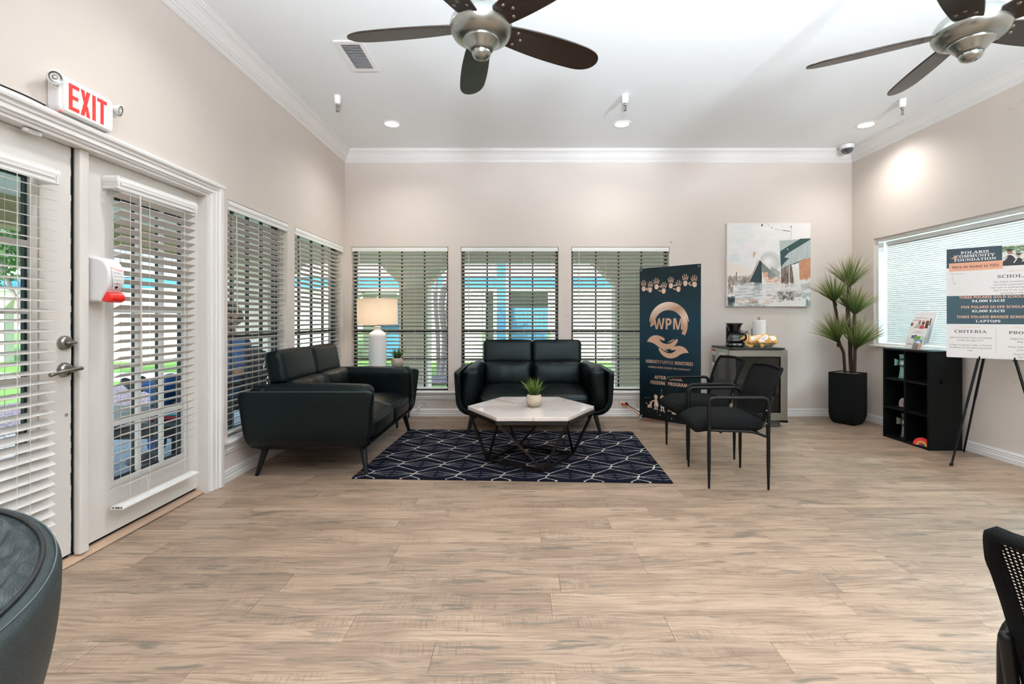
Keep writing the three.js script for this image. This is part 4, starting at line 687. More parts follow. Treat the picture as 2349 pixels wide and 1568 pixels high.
// ---------------------------------------------------------------- canvas picture
{
  const art = canvasTex(1024, 1024, (c, w, h) => {
    c.fillStyle = '#e9e5e2'; c.fillRect(0, 0, w, h); let s = 5; const r = () => (s = (s * 16807) % 2147483647) / 2147483647;
    const poly = (pts, f, a = 1) => { c.globalAlpha = a; c.fillStyle = f; c.beginPath(); pts.forEach(([x, y], i) => (i ? c.lineTo(x, y) : c.moveTo(x, y))); c.closePath(); c.fill(); c.globalAlpha = 1; };
    const smear = (x0, y0, x1, y1, cols, n, lw, lh, a) => { for (let i = 0; i < n; i++) { c.globalAlpha = a * (0.3 + 0.7 * r()); c.fillStyle = cols[(r() * cols.length) | 0]; c.fillRect(x0 + (x1 - x0) * r(), y0 + (y1 - y0) * r(), lw * (0.3 + r()), lh * (0.3 + r())); } c.globalAlpha = 1; };
    smear(0, 0, 700, 480, ['#e2e6e5', '#f1eeec', '#dde4e3'], 160, 140, 60, 0.35); poly([[20, 400], [130, 360], [170, 470], [20, 480]], '#d3dcdc', 0.7);
    poly([[0, 480], [130, 500], [300, 560], [280, 660], [0, 650]], '#e9dcd0', 0.8);
    smear(10, 640, 280, 720, ['#6a5a4e', '#a08a78', '#d8ccc2', '#3c3a36'], 150, 26, 50, 0.45); smear(0, 650, 70, 850, ['#8c6c56', '#d7cabe', '#5b4a3e'], 60, 20, 60, 0.5);
    c.fillStyle = '#3b312b'; c.fillRect(108, 600, 9, 115);
    poly([[430, 345], [560, 335], [640, 440], [650, 600], [560, 690], [430, 660]], '#e7e6e4'); const gg = c.createRadialGradient(500, 470, 20, 520, 520, 170); gg.addColorStop(0, '#eeecea'); gg.addColorStop(0.6, '#c3c3bf'); gg.addColorStop(1, '#d9d6d2'); c.globalAlpha = 0.9; c.fillStyle = gg; c.beginPath(); c.arc(530, 470, 130, 0, 7); c.fill(); c.globalAlpha = 1;
    poly([[400, 455], [425, 480], [425, 735], [275, 722]], '#1c3034'); smear(320, 560, 424, 730, ['#16282c', '#35505a', '#0f1c1e'], 60, 9, 120, 0.5); poly([[395, 450], [275, 722], [250, 715], [330, 560], [380, 450]], '#a89c90', 0.8); poly([[318, 360], [350, 350], [345, 390], [318, 430]], '#c99f82');
    poly([[425, 480], [600, 640], [520, 690], [430, 600]], '#5f645f', 0.8); poly([[540, 530], [650, 600], [640, 660], [510, 690]], '#8b8a84', 0.7); poly([[440, 610], [500, 600], [500, 660], [440, 665]], '#d6a27e'); smear(440, 660, 700, 730, ['#c7835a', '#d9a684', '#a0694a', '#e6d5c8'], 90, 50, 14, 0.6);
    poly([[640, 215], [1024, 185], [1024, 430], [660, 560]], '#aeb6b4'); smear(645, 200, 1020, 430, ['#c3cbca', '#98a3a1', '#b7bfbe'], 110, 12, 150, 0.35);
    poly([[650, 345], [735, 290], [900, 190], [1024, 185], [1024, 200], [760, 360], [700, 420], [760, 430], [700, 490], [660, 545]], '#2b4a48'); poly([[800, 500], [960, 435], [965, 450], [810, 512]], '#4c605e'); poly([[735, 300], [750, 325], [740, 332]], '#e9e6e3');
    poly([[660, 560], [790, 500], [820, 730], [660, 735]], '#75665b'); smear(670, 530, 810, 735, ['#2e2824', '#8b7868', '#b9aa9c', '#4a3e36'], 140, 18, 60, 0.5); poly([[800, 540], [880, 560], [870, 720], [820, 735]], '#e3dcd6'); poly([[880, 470], [1024, 420], [1024, 670], [890, 700]], '#bd8262'); smear(885, 470, 1020, 690, ['#c99273', '#a96f50', '#d5ad94'], 80, 30, 30, 0.4); c.fillStyle = '#efece9'; c.fillRect(757, 520, 8, 440);
    smear(80, 730, 360, 960, ['#b9bfbd', '#e8e6e3', '#8e9794', '#d9d4cf', '#6d716e'], 210, 110, 10, 0.5); smear(90, 930, 340, 980, ['#c98f66', '#e0c3ac', '#8d6a50'], 40, 70, 12, 0.55); smear(340, 740, 1000, 860, ['#d6d6d3', '#efecea', '#bcbfbc'], 120, 130, 14, 0.45); poly([[900, 760], [1024, 720], [1024, 800], [920, 830]], '#b4b8b7', 0.7);
    smear(600, 830, 800, 930, ['#22211e', '#8b8880', '#d8d4ce', '#46443e'], 130, 34, 26, 0.55); smear(780, 850, 1024, 900, ['#6f7672', '#b7b9b4', '#9aa09c'], 70, 40, 26, 0.5); smear(0, 895, 70, 1000, ['#16282a', '#0d1a1c', '#3c4f50'], 60, 26, 50, 0.7); smear(0, 970, 460, 1024, ['#49605e', '#c2b9ae', '#9fa8a6', '#e6dfd9'], 110, 60, 20, 0.5); smear(960, 930, 1024, 1020, ['#58625e', '#9ba39f'], 40, 24, 40, 0.5); smear(440, 870, 640, 960, ['#e8e0da', '#5e6a68', '#d5b9a2', '#f0edea'], 60, 50, 24, 0.5);
    c.fillStyle = '#4a362c'; c.beginPath(); c.ellipse(428, 22, 9, 17, 0.2, 0, 7); c.fill(); c.fillRect(780, 30, 8, 30); c.strokeStyle = '#7d665a'; c.lineWidth = 3; c.beginPath(); c.moveTo(580, 70); c.lineTo(780, 100); c.moveTo(790, 70); c.lineTo(778, 200); c.moveTo(500, 10); c.lineTo(525, 38); c.stroke(); c.lineWidth = 7; c.strokeStyle = '#8a4f30'; c.beginPath(); c.moveTo(690, 90); c.lineTo(770, 98); c.stroke(); c.fillStyle = '#2a211c'; for (const [x, y] of [[550, 55], [650, 965], [888, 940]]) { c.beginPath(); c.arc(x, y, 6, 0, 7); c.fill(); }
  });
  const g = thing('canvas_picture', 'square abstract canvas in white, teal and rust on the wall', 'picture', [2.975, 1.321, -ZB + 0.0]);
  part('canvas_edge', soft(1.008, 1.004, 0.04, 0.004, { n: 6 }).translate(0, 0.502, 0.02), mat('#dedbd6', 0.7), g);
  part('print', new THREE.PlaneGeometry(1.0, 0.996).translate(0, 0.502, 0.0405), mat('#ffffff', 0.7, { map: art }), g);
}
// ---------------------------------------------------------------- drinks cooler and what stands on it
{
  const x0 = 2.254, x1 = 2.888, zf = -5.075, zb = -5.56, cx = (x0 + x1) / 2, W = x1 - x0;
  const g = thing('beverage_cooler', 'stainless steel glass door drinks cooler under the abstract picture', 'cooler', [cx, 0, zf]);
  const sideM = mat('#b9beb9', 0.45, { metalness: 0.35 });
  part('cabinet', [b2(-W / 2, -W / 2 + 0.03, 0.075, 0.84, zb - zf, -0.045), b2(W / 2 - 0.03, W / 2, 0.075, 0.84, zb - zf, -0.045), b2(-W / 2 + 0.03, W / 2 - 0.03, 0.81, 0.84, zb - zf, -0.045), b2(-W / 2 + 0.03, W / 2 - 0.03, 0.075, 0.11, zb - zf, -0.045), b2(-W / 2 + 0.03, W / 2 - 0.03, 0.11, 0.81, zb - zf, zb - zf + 0.03)], sideM, g);
  const inner = mat('#4c4c40', 0.7);
  part('liner', [b2(-W / 2 + 0.0305, -W / 2 + 0.034, 0.11, 0.81, zb - zf + 0.03, -0.05), b2(W / 2 - 0.034, W / 2 - 0.0305, 0.11, 0.81, zb - zf + 0.03, -0.05), b2(-W / 2 + 0.034, W / 2 - 0.034, 0.11, 0.81, zb - zf + 0.031, zb - zf + 0.035), b2(-W / 2 + 0.034, W / 2 - 0.034, 0.1105, 0.114, zb - zf + 0.035, -0.05)], inner, g);
  for (const y of [0.33, 0.55]) { const r = []; for (let i = 0; i < 9; i++) r.push(rod([-W / 2 + 0.036, y, -0.07 - i * 0.045], [W / 2 - 0.036, y, -0.07 - i * 0.045], 0.003, 0.003, 6)); part('wire_shelf', r, M.steel, g); }
  const door = shapeOf([[-W / 2, 0.075], [W / 2, 0.075], [W / 2, 0.838], [-W / 2, 0.838]]); hole(door, -W / 2 + 0.075, W / 2 - 0.075, 0.155, 0.765);
  const dm = mat('#9b9d96', 0.3, { metalness: 1 }), d = part('door', extr(door, 0.042, 0.004).translate(0, 0, -0.042), dm, g);
  part('door_glass', b2(-W / 2 + 0.07, W / 2 - 0.07, 0.15, 0.77, -0.03, -0.012), phys('#8a8f80', 0.03, { transmission: 1, thickness: 0, ior: 1.5 }), d);
  part('door_gasket', [b2(-W / 2 + 0.075, -W / 2 + 0.083, 0.155, 0.765, -0.036, -0.012), b2(W / 2 - 0.083, W / 2 - 0.075, 0.155, 0.765, -0.036, -0.012), b2(-W / 2 + 0.083, W / 2 - 0.083, 0.757, 0.765, -0.036, -0.012), b2(-W / 2 + 0.083, W / 2 - 0.083, 0.155, 0.163, -0.036, -0.012)], M.black, d);
  part('kick_plate', b2(-W / 2 + 0.06, W / 2 - 0.07, 0.02, 0.074, -0.12, -0.03), mat('#4a4d48', 0.5, { metalness: 0.6 }), g);
  part('kick_rail', b2(-W / 2 + 0.02, W / 2 - 0.08, 0.012, 0.022, -0.1, -0.018), M.steel, g);
  for (const x of [-1, 1]) for (const z of [-0.09, zb - zf + 0.06]) part('foot', rod([x * (W / 2 - 0.05), 0, z], [x * (W / 2 - 0.05), 0.076, z], 0.018, 0.014, 16), M.black, g);
  part('hinge', b2(W / 2 - 0.06, W / 2 + 0.004, 0.052, 0.074, -0.05, 0.002), M.black, g);
  const st = canvasTex(128, 300, (c, w, h) => { c.fillStyle = '#e4e2dc'; c.fillRect(0, 0, w, h); c.fillStyle = '#d8432c'; c.fillRect(4, 4, w - 8, 44); c.fillStyle = '#222'; c.font = 'bold 24px sans-serif'; c.fillText('WARNING', 10, 36, 108); c.beginPath(); c.moveTo(20, 100); c.lineTo(34, 66); c.lineTo(48, 100); c.fill(); c.fillRect(10, 110, 108, 130); c.fillStyle = '#ccc'; for (let i = 0; i < 12; i++) c.fillRect(16, 118 + i * 10, 60 + (i * 37) % 36, 3); });
  part('warning_sticker', new THREE.PlaneGeometry(0.1, 0.2).rotateY(-Math.PI / 2).translate(-W / 2 - 0.0012, 0.73, -0.405), mat('#ffffff', 0.5, { map: st }), g);
  part('paper_label', b2(-W / 2 - 0.0015, -W / 2 - 0.0003, 0.5, 0.8, -0.27, -0.1), mat('#dcdcd6', 0.6), g);
  const top = 0.864;
  single('black_board', 'thin black board lying on top of the drinks cooler', 'board', soft(0.595, 0.022, 0.5, 0.004, { n: 4 }), mat('#0b0d0c', 0.35), [cx - 0.018, 0.852, -5.3]);
  single('flat_tray', 'thin pale tray under the front edge of the black board', 'tray', b2(-0.235, 0.235, 0, 0.0012, -0.05, 0.05), M.steel, [cx + 0.01, 0.8402, -5.09]);
  // coffee maker
  const c = thing('coffee_maker', 'small black drip coffee maker with a glass carafe', 'coffee maker', [2.395, top, -5.27], -0.3);
  part('base', soft(0.165, 0.045, 0.21, 0.018, { n: 10 }).translate(0, 0.0225, 0.0), M.blackGloss, c);
  part('tower', soft(0.15, 0.235, 0.075, 0.02, { n: 10 }).translate(-0.0, 0.125, -0.075), M.blackGloss, c);
  part('basket', lathe([[0, 0.165], [0.052, 0.165], [0.058, 0.175], [0.076, 0.236], [0.082, 0.25], [0.08, 0.256], [0, 0.258]], 32).translate(0, 0, 0.012), M.blackGloss, c);
  part('lid', soft(0.168, 0.012, 0.19, 0.005, { n: 6 }).translate(0, 0.258, -0.025), M.blackGloss, c);
  part('brand_mark', b2(-0.014, 0.014, 0.222, 0.228, 0.0815, 0.083), M.steel, c);
  part('carafe', lathe([[0, 0.048], [0.048, 0.048], [0.062, 0.062], [0.066, 0.085], [0.06, 0.115], [0.048, 0.135], [0.044, 0.145], [0.0425, 0.145], [0.046, 0.134], [0.058, 0.114], [0.0635, 0.086], [0.059, 0.064], [0, 0.052]], 32).translate(0, 0, 0.014), phys('#b8c0be', 0.04, { transmission: 0.9, thickness: 0 }), c);
  part('carafe_band', lathe([[0.0625, 0.063], [0.0675, 0.068], [0.0675, 0.078], [0.0655, 0.079]], 32).translate(0, 0, 0.014), M.steel, c);
  part('carafe_collar', lathe([[0, 0.14], [0.046, 0.14], [0.05, 0.152], [0.046, 0.16], [0, 0.16]], 28).translate(0, 0, 0.014), M.black, c);
  part('carafe_handle', bent([[0.046, 0.15, 0.03], [0.115, 0.138, 0.055], [0.118, 0.085, 0.055], [0.062, 0.064, 0.035]], 0.011, 0.035), M.black, c);
  part('switch_panel', soft(0.085, 0.026, 0.012, 0.005, { n: 6 }).translate(0.02, 0.026, 0.104), M.steel, c); part('power_switch', soft(0.022, 0.014, 0.006, 0.003, { n: 4 }).translate(0.02, 0.026, 0.111), M.black, c);
  // stirrers in a glass
  const k = thing('stirrer_cup', 'clear cup full of dark stirrers behind the coffee maker', 'cup', [2.525, top, -5.36]);
  part('glass', lathe([[0, 0], [0.034, 0], [0.042, 0.12], [0.0405, 0.12], [0.0325, 0.004], [0, 0.004]], 28), phys('#cfe0dc', 0.05, { transmission: 0.9, thickness: 0 }), k);
  for (let i = 0; i < 20; i++) { const a = i * 2.4, r = 0.018 + 0.012 * rnd(); part('stirrer', bar([Math.cos(a) * r * 0.6, 0.006, Math.sin(a) * r * 0.6], [Math.cos(a) * r * 2.6, rr(0.155, 0.2), Math.sin(a) * r * 2.2], 0.005, 0.0025), i % 4 === 1 ? mat('#7b4a3a', 0.6) : i % 5 === 2 ? mat('#d8d0c8', 0.6) : M.black, k); }
  const t = thing('paper_towel_roll', 'white paper towel roll on a dark wire holder', 'paper towel', [2.77, top, -5.455]);
  part('holder_base', rod([0, 0, 0], [0, 0.008, 0], 0.08, 0.08, 28), M.black, t);
  part('holder_post', [rod([0, 0, 0], [0, 0.31, 0], 0.004), new THREE.TorusGeometry(0.013, 0.003, 8, 20).translate(0, 0.318, 0)], mat('#3b2a24', 0.4), t);
  part('side_arm', rod([-0.083, 0.004, 0], [-0.083, 0.2, 0], 0.004), mat('#3b2a24', 0.4), t);
  part('paper_roll', lathe([[0.02, 0.012], [0.07, 0.012], [0.071, 0.02], [0.071, 0.288], [0.07, 0.294], [0.02, 0.294]], 40), mat('#eae6e4', 0.95), t);
  const bowl = thing('snack_bowl', 'clear angular bowl holding the snack packets', 'bowl', [2.672, top, -5.22]);
  part('bowl_body', lathe([[0, 0], [0.1, 0], [0.178, 0.052], [0.174, 0.052], [0.097, 0.004], [0, 0.004]], 8).rotateY(Math.PI / 8).scale(1.08, 1, 0.62), phys('#dfe6e2', 0.03, { transmission: 0.92, thickness: 0 }), bowl);
  const bagTex = canvasTex(512, 360, (x, w, h) => { x.fillStyle = '#e2a24a'; x.fillRect(0, 0, w, h); const q = x.createLinearGradient(0, 0, 0, h); q.addColorStop(0, '#dda14c'); q.addColorStop(1, '#e7b25a'); x.fillStyle = q; x.fillRect(0, 0, w, h); x.fillStyle = '#efe6de'; x.beginPath(); x.ellipse(w / 2, 130, 215, 96, -0.05, 0, 7); x.fill(); x.fillStyle = '#5e3328'; x.font = 'bold 62px serif'; x.textAlign = 'center'; x.fillText('BAKED', w / 2, 148); x.fillStyle = '#c4382e'; x.font = 'bold 34px serif'; x.fillText('Ruffles', w / 2, 84); x.fillStyle = '#d98d52'; for (const [a, b, r] of [[150, 262, 60], [260, 250, 66], [370, 268, 58]]) { x.beginPath(); x.ellipse(a, b, r, r * 0.72, 0.2, 0, 7); x.fill(); } x.strokeStyle = '#eebb84'; x.lineWidth = 3; for (let i = 0; i < 30; i++) { x.beginPath(); x.moveTo(90 + i * 11, 225); x.lineTo(84 + i * 11, 300); x.stroke(); } });
  const bagMat = phys('#ffffff', 0.32, { map: bagTex });
  const bagGeo = soft(0.15, 0.105, 0.05, 0.012, { n: 20, f: (q) => { const ex = Math.abs(q.y) / 0.0525; q.z *= Math.max(0.1, 1 - ex * ex * 0.95) * (1 - 0.4 * (q.x / 0.075) ** 4); q.z += 0.003 * Math.sin(q.x * 130 + q.y * 90); } });
  { const p = bagGeo.attributes.position, uv = bagGeo.attributes.uv; for (let i = 0; i < p.count; i++) uv.setXY(i, p.getX(i) / 0.15 + 0.5, p.getY(i) / 0.105 + 0.5); bagGeo.computeVertexNormals(); }
  [[2.6, 0.935, -5.2, -0.35, -0.12, 'yellow and white snack packet at the end of the bowl by the coffee maker'], [2.675, 0.94, -5.165, -0.3, 0.55, 'yellow snack packet standing tilted in the middle of the bowl'], [2.757, 0.938, -5.19, -0.35, 0.06, 'yellow and white snack packet at the bowl end by the paper towel'], [2.535, 0.93, -5.225, -0.5, -0.9, 'yellow snack packet slumped over the rim toward the coffee maker'], [2.64, 0.945, -5.24, -0.5, 0.2, 'yellow snack packet tucked behind the front packets'], [2.735, 0.945, -5.245, -0.55, -0.25, 'yellow snack packet at the back of the bowl below the paper roll']].forEach(([x, y, z, rx, rz, l]) => { const m = single('snack_packet', l, 'snack packet', bagGeo, bagMat, [x, y, z], 0, 'snack packets in the clear bowl'); m.rotation.set(rx, 0, rz); });
}
// ---------------------------------------------------------------- tall planter with a many headed yucca
{
  const ang = Math.atan2(0.141, 0.224), g = thing('planter_tree', 'tall many headed yucca tree in a square black planter', 'plant', [3.686, 0, -5.288], ang);
  const prof = [[0.096, 0], [0.1, 0.002], [0.112, 0.018], [0.122, 0.04], [0.13, 0.068], [0.135, 0.1], [0.137, 0.135], [0.137, 0.573], [0.122, 0.573], [0.122, 0.54], [0, 0.54]];
  const pot = new THREE.LatheGeometry(prof.map(([r, y]) => new THREE.Vector2(r * Math.SQRT2, y)), 4).rotateY(Math.PI / 4).toNonIndexed(); pot.computeVertexNormals();
  part('pot', toCreasedNormals(pot, 0.35), phys('#090c0b', 0.6, { specularIntensity: 0.3 }), g);
  part('soil', bx(0.244, 0.012, 0.244, 0, 0.558, 0), mat('#8d7a63', 1, { bumpMap: stuccoBump, bumpScale: 0.01 }), g);
  const bark = mat('#7b6654', 0.9, { map: dataTex(128, 256, (u, v) => lerp3([150, 128, 108], [74, 58, 46], sstep(0.3, 0.7, fbm(u * 5, v * 18, 141, 3))), true, 1, 1), bumpMap: stuccoBump, bumpScale: 0.006 });
  part('trunk', tube([[-0.013, 0.574, -0.022], [-0.021, 0.736, -0.028], [-0.03, 0.805, -0.033], [-0.063, 0.894, -0.054], [-0.08, 0.983, -0.064], [-0.084, 1.155, -0.067], [-0.101, 1.269, -0.077], [-0.115, 1.367, -0.087]], 0.0155, { seg: 50, rs: 12 }), bark, g);
  part('trunk', tube([[0.016, 0.577, 0.031], [0.007, 0.739, 0.026], [0.003, 0.935, 0.023], [-0.013, 1.155, 0.013], [-0.017, 1.327, 0.01], [-0.005, 1.533, 0.018]], 0.0205, { seg: 50, rs: 12 }), bark, g);
  part('trunk', tube([[0.001, 0.582, 0.069], [0.004, 0.839, 0.071], [-0.001, 1.034, 0.068], [-0.001, 1.209, 0.068]], 0.0165, { seg: 40, rs: 12 }), bark, g);
  for (const [a, b] of [[[-0.082, 0.87, -0.054], [-0.109, 0.905, -0.047]], [[-0.004, 0.835, 0.078], [-0.031, 0.87, 0.085]], [[-0.105, 1.328, -0.08], [-0.131, 1.362, -0.073]]]) part('branch_stub', rod(a, b, 0.021, 0.014, 10), bark, g);
  for (const [at, lx, ly, L, n] of [[[-0.005, 1.528, 0.018], 0.04, 1, 0.4, 170], [[-0.115, 1.367, -0.087], -0.12, 1, 0.36, 150], [[-0.01, 1.219, 0.074], 0.16, 1, 0.37, 170], [[0.046, 1.299, -0.021], -0.22, 1, 0.26, 80], [[-0.137, 0.916, -0.041], -0.34, 1, 0.38, 160], [[-0.022, 0.846, 0.09], 0.24, 1, 0.42, 180], [[0.071, 0.972, -0.005], -0.2, 1, 0.3, 90]]) {
    const b = V(...at), ax = V(lx * Math.cos(ang), ly, lx * Math.sin(ang)).normalize(), ls = [];
    for (let i = 0; i < n; i++) {
      const t1 = Math.pow(rnd(), 0.8) * 0.88, a = rr(0, 6.283), e1 = V(1, 0, 0).cross(ax).normalize(), e2 = V(0, 0, 0).crossVectors(ax, e1), dir = ax.clone().multiplyScalar(Math.cos(t1)).addScaledVector(e1, Math.sin(t1) * Math.cos(a)).addScaledVector(e2, Math.sin(t1) * Math.sin(a));
      const len = L * rr(0.72, 1.05), pts = []; for (let k = 0; k <= 5; k++) { const t = k / 5; pts.push(b.clone().addScaledVector(dir, len * t).add(V(0, 0.06 * t * (1 - t) - 0.015 * t * t * Math.sin(t1) * len / 0.4, 0)).addScaledVector(ax, -0.004)); }
      for (const q of pts) { const wx = 3.686 + q.x * Math.cos(ang) + q.z * Math.sin(ang), over = wx - 3.97; if (over > 0) { q.x -= over * Math.cos(ang); q.z -= over * Math.sin(ang); } const wz = -5.288 - q.x * Math.sin(ang) + q.z * Math.cos(ang), ov = -5.63 - wz; if (ov > 0) { q.x -= ov * Math.sin(ang); q.z += ov * Math.cos(ang); } }
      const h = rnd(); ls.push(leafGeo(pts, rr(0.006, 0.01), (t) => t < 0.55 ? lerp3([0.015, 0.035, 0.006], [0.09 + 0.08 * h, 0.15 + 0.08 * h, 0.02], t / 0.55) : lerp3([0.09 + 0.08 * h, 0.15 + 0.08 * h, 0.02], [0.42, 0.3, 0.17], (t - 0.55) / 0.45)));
    }
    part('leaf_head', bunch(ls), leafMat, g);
  }
}
// ---------------------------------------------------------------- cube bookcase with crosses and rainbows
{
  const xf = 3.64, xb = 3.94, d0 = 4.183, d1 = 4.712, H = 0.886, t = 0.018, g = thing('cube_bookcase', 'low black six cube bookcase under the office window', 'bookcase', [(xf + xb) / 2, 0, -(d0 + d1) / 2], -Math.PI / 2);
  // local: +z towards the room (world -x), +x towards the camera
  const W = d1 - d0, hz = (xb - xf) / 2, m = phys('#060908', 0.5, { specularIntensity: 0.35 }), sy = [0.0, 0.293, 0.578];
  for (const s of [-1, 1]) part('side_panel', b2(s > 0 ? W / 2 - t : -W / 2, s > 0 ? W / 2 : -W / 2 + t, 0, H - t, -hz, hz), m, g);
  part('top_panel', b2(-W / 2, W / 2, H - t, H, -hz, hz), m, g); part('divider', b2(-t / 2, t / 2, t, H - t, -hz + 0.004, hz), m, g);
  part('bottom_panel', b2(-W / 2 + t, W / 2 - t, 0.001, 0.02, -hz, hz), m, g);
  for (const y of sy.slice(1)) for (const s of [-1, 1]) part('shelf', b2(s > 0 ? t / 2 : -W / 2 + t, s > 0 ? W / 2 - t : -t / 2, y, y + 0.016, -hz + 0.004, hz), m, g);
  part('back_panel', b2(-W / 2 + t, W / 2 - t, 0.02, H - t, -hz, -hz + 0.004), m, g);
  part('screw_cap', new THREE.SphereGeometry(0.004, 8, 6).translate(-0.17, 0.15, -hz + 0.005), M.white, g);
  const cross = (label, p, body, ink, words, txt) => {
    const o = thing('standing_cross', label, 'cross', p, -Math.PI / 2 + 0.35), w = 0.07, h = 0.232;
    const s = new THREE.Shape(); s.moveTo(-0.036, 0); s.lineTo(0.036, 0); s.quadraticCurveTo(0.024, 0.07, 0.022, 0.128); s.quadraticCurveTo(0.05, 0.126, 0.073, 0.118); s.lineTo(0.073, 0.186); s.quadraticCurveTo(0.05, 0.176, 0.022, 0.174); s.quadraticCurveTo(0.024, 0.205, 0.032, h); s.quadraticCurveTo(0, h + 0.004, -0.032, h); s.quadraticCurveTo(-0.024, 0.205, -0.022, 0.174); s.quadraticCurveTo(-0.05, 0.176, -0.073, 0.186); s.lineTo(-0.073, 0.118); s.quadraticCurveTo(-0.05, 0.126, -0.022, 0.128); s.quadraticCurveTo(-0.024, 0.07, -0.036, 0);
    part('cross_body', extr(s, 0.018, 0.002), mat(body, 0.6), o);
    const tex = canvasTex(128, 256, (c, cw, ch) => { c.fillStyle = body; c.fillRect(0, 0, cw, ch); c.fillStyle = ink; c.textAlign = 'center'; words.forEach((q, i) => { c.font = txt + (i % 2 ? 24 : 30) + 'px serif'; c.fillText(q, 64, 34 + i * 34, 112); }); });
    part('verse_print', new THREE.PlaneGeometry(0.044, 0.1).translate(0, 0.058, 0.0184), mat('#ffffff', 0.7, { map: tex }), o);
    const wr = []; for (let i = 0; i < 60; i++) { const a = i / 60 * 6.283 + rr(-0.1, 0.1), r = 0.034 + rr(-0.006, 0.006), b = V(Math.cos(a) * r, 0.152 + Math.sin(a) * r, 0.022), d = a + rr(0.4, 2.2); wr.push(leafGeo([b, b.clone().add(V(Math.cos(d) * 0.009, Math.sin(d) * 0.009, 0.005)), b.clone().add(V(Math.cos(d) * 0.016, Math.sin(d) * 0.016, 0.003))], 0.008, () => lerp3([0.015, 0.04, 0.01], [0.04, 0.09, 0.025], rnd()))); }
    part('wreath', bunch(wr), leafMat, o); part('wreath_ring', new THREE.TorusGeometry(0.034, 0.004, 8, 32).translate(0, 0.152, 0.021), mat('#2c3a20', 0.9), o);
    part('flower', [0, 1, 2, 3, 4].map((i) => new THREE.SphereGeometry(0.008, 10, 8).scale(1, 1, 0.5).translate(0.004 + Math.cos(i * 1.257) * 0.01, 0.15 + Math.sin(i * 1.257) * 0.01, 0.0225)), M.white, o);
    return o;
  };
  cross('teal standing cross with a green wreath in the top cube', [3.745, 0.595, -4.585], '#7fb5ac', '#eef2ee', ['Be', 'joyful', 'always', 'pray', 'with', 'thanks'], '');
  cross('grey standing cross with a wreath in the bottom cube', [3.745, 0.021, -4.56], '#6c6964', '#f1efea', ['This is', 'the day', 'that the', 'LORD', 'has made', 'rejoice'], 'bold ');
  const bow = (label, p, cols, R, turn, solid) => {
    const o = thing('rainbow_ornament', label, 'ornament', p, turn, null), n = cols.length, w = solid ? R / (n + 0.15) : R * 0.62 / n, base = solid ? 0 : 0.012 + R * 0.3;
    cols.forEach((col, i) => { const ro = R - i * w, ri = Math.max(0.0001, ro - w + 0.0004), s = new THREE.Shape(); s.moveTo(ro, 0); s.lineTo(ro, base); s.absarc(0, base, ro, 0, Math.PI, false); s.lineTo(-ro, 0); s.lineTo(-ri, 0); s.lineTo(-ri, base); s.absarc(0, base, ri, Math.PI, 0, true); s.lineTo(ri, 0); s.lineTo(ro, 0); part('arch_band', extr(s, 0.02 - (i % 2) * 0.002, 0.001, { curveSegments: 28 }), mat(col, 0.5), o); });
    if (solid) { const h = new THREE.Shape(); h.moveTo(0, 0.004); h.bezierCurveTo(-0.016, 0.016, -0.01, 0.026, 0, 0.019); h.bezierCurveTo(0.01, 0.026, 0.016, 0.016, 0, 0.004); part('heart', extr(h, 0.004).translate(0, 0.004, 0.0195), mat('#e0307c', 0.5), o); }
    return o;
  };
  bow('muted pink and beige rainbow ornament in the top cube', [3.76, 0.595, -4.245], ['#cdb0a6', '#c99e92', '#d8c4b0', '#a7aea6', '#cfae84'], 0.062, -Math.PI / 2);
  bow('white and pink rainbow ornament in the middle cube', [3.77, 0.31, -4.59], ['#cfd3cd', '#bfc6be', '#e0938b', '#d8cfc9'], 0.06, -Math.PI / 2);
  bow('bright red, orange, green and purple rainbow ornament in the lowest cube', [3.665, 0.021, -4.272], ['#e0303e', '#e2523a', '#e8a64a', '#58903a', '#5c2a78'], 0.072, -Math.PI / 2 + 0.3, true);
}
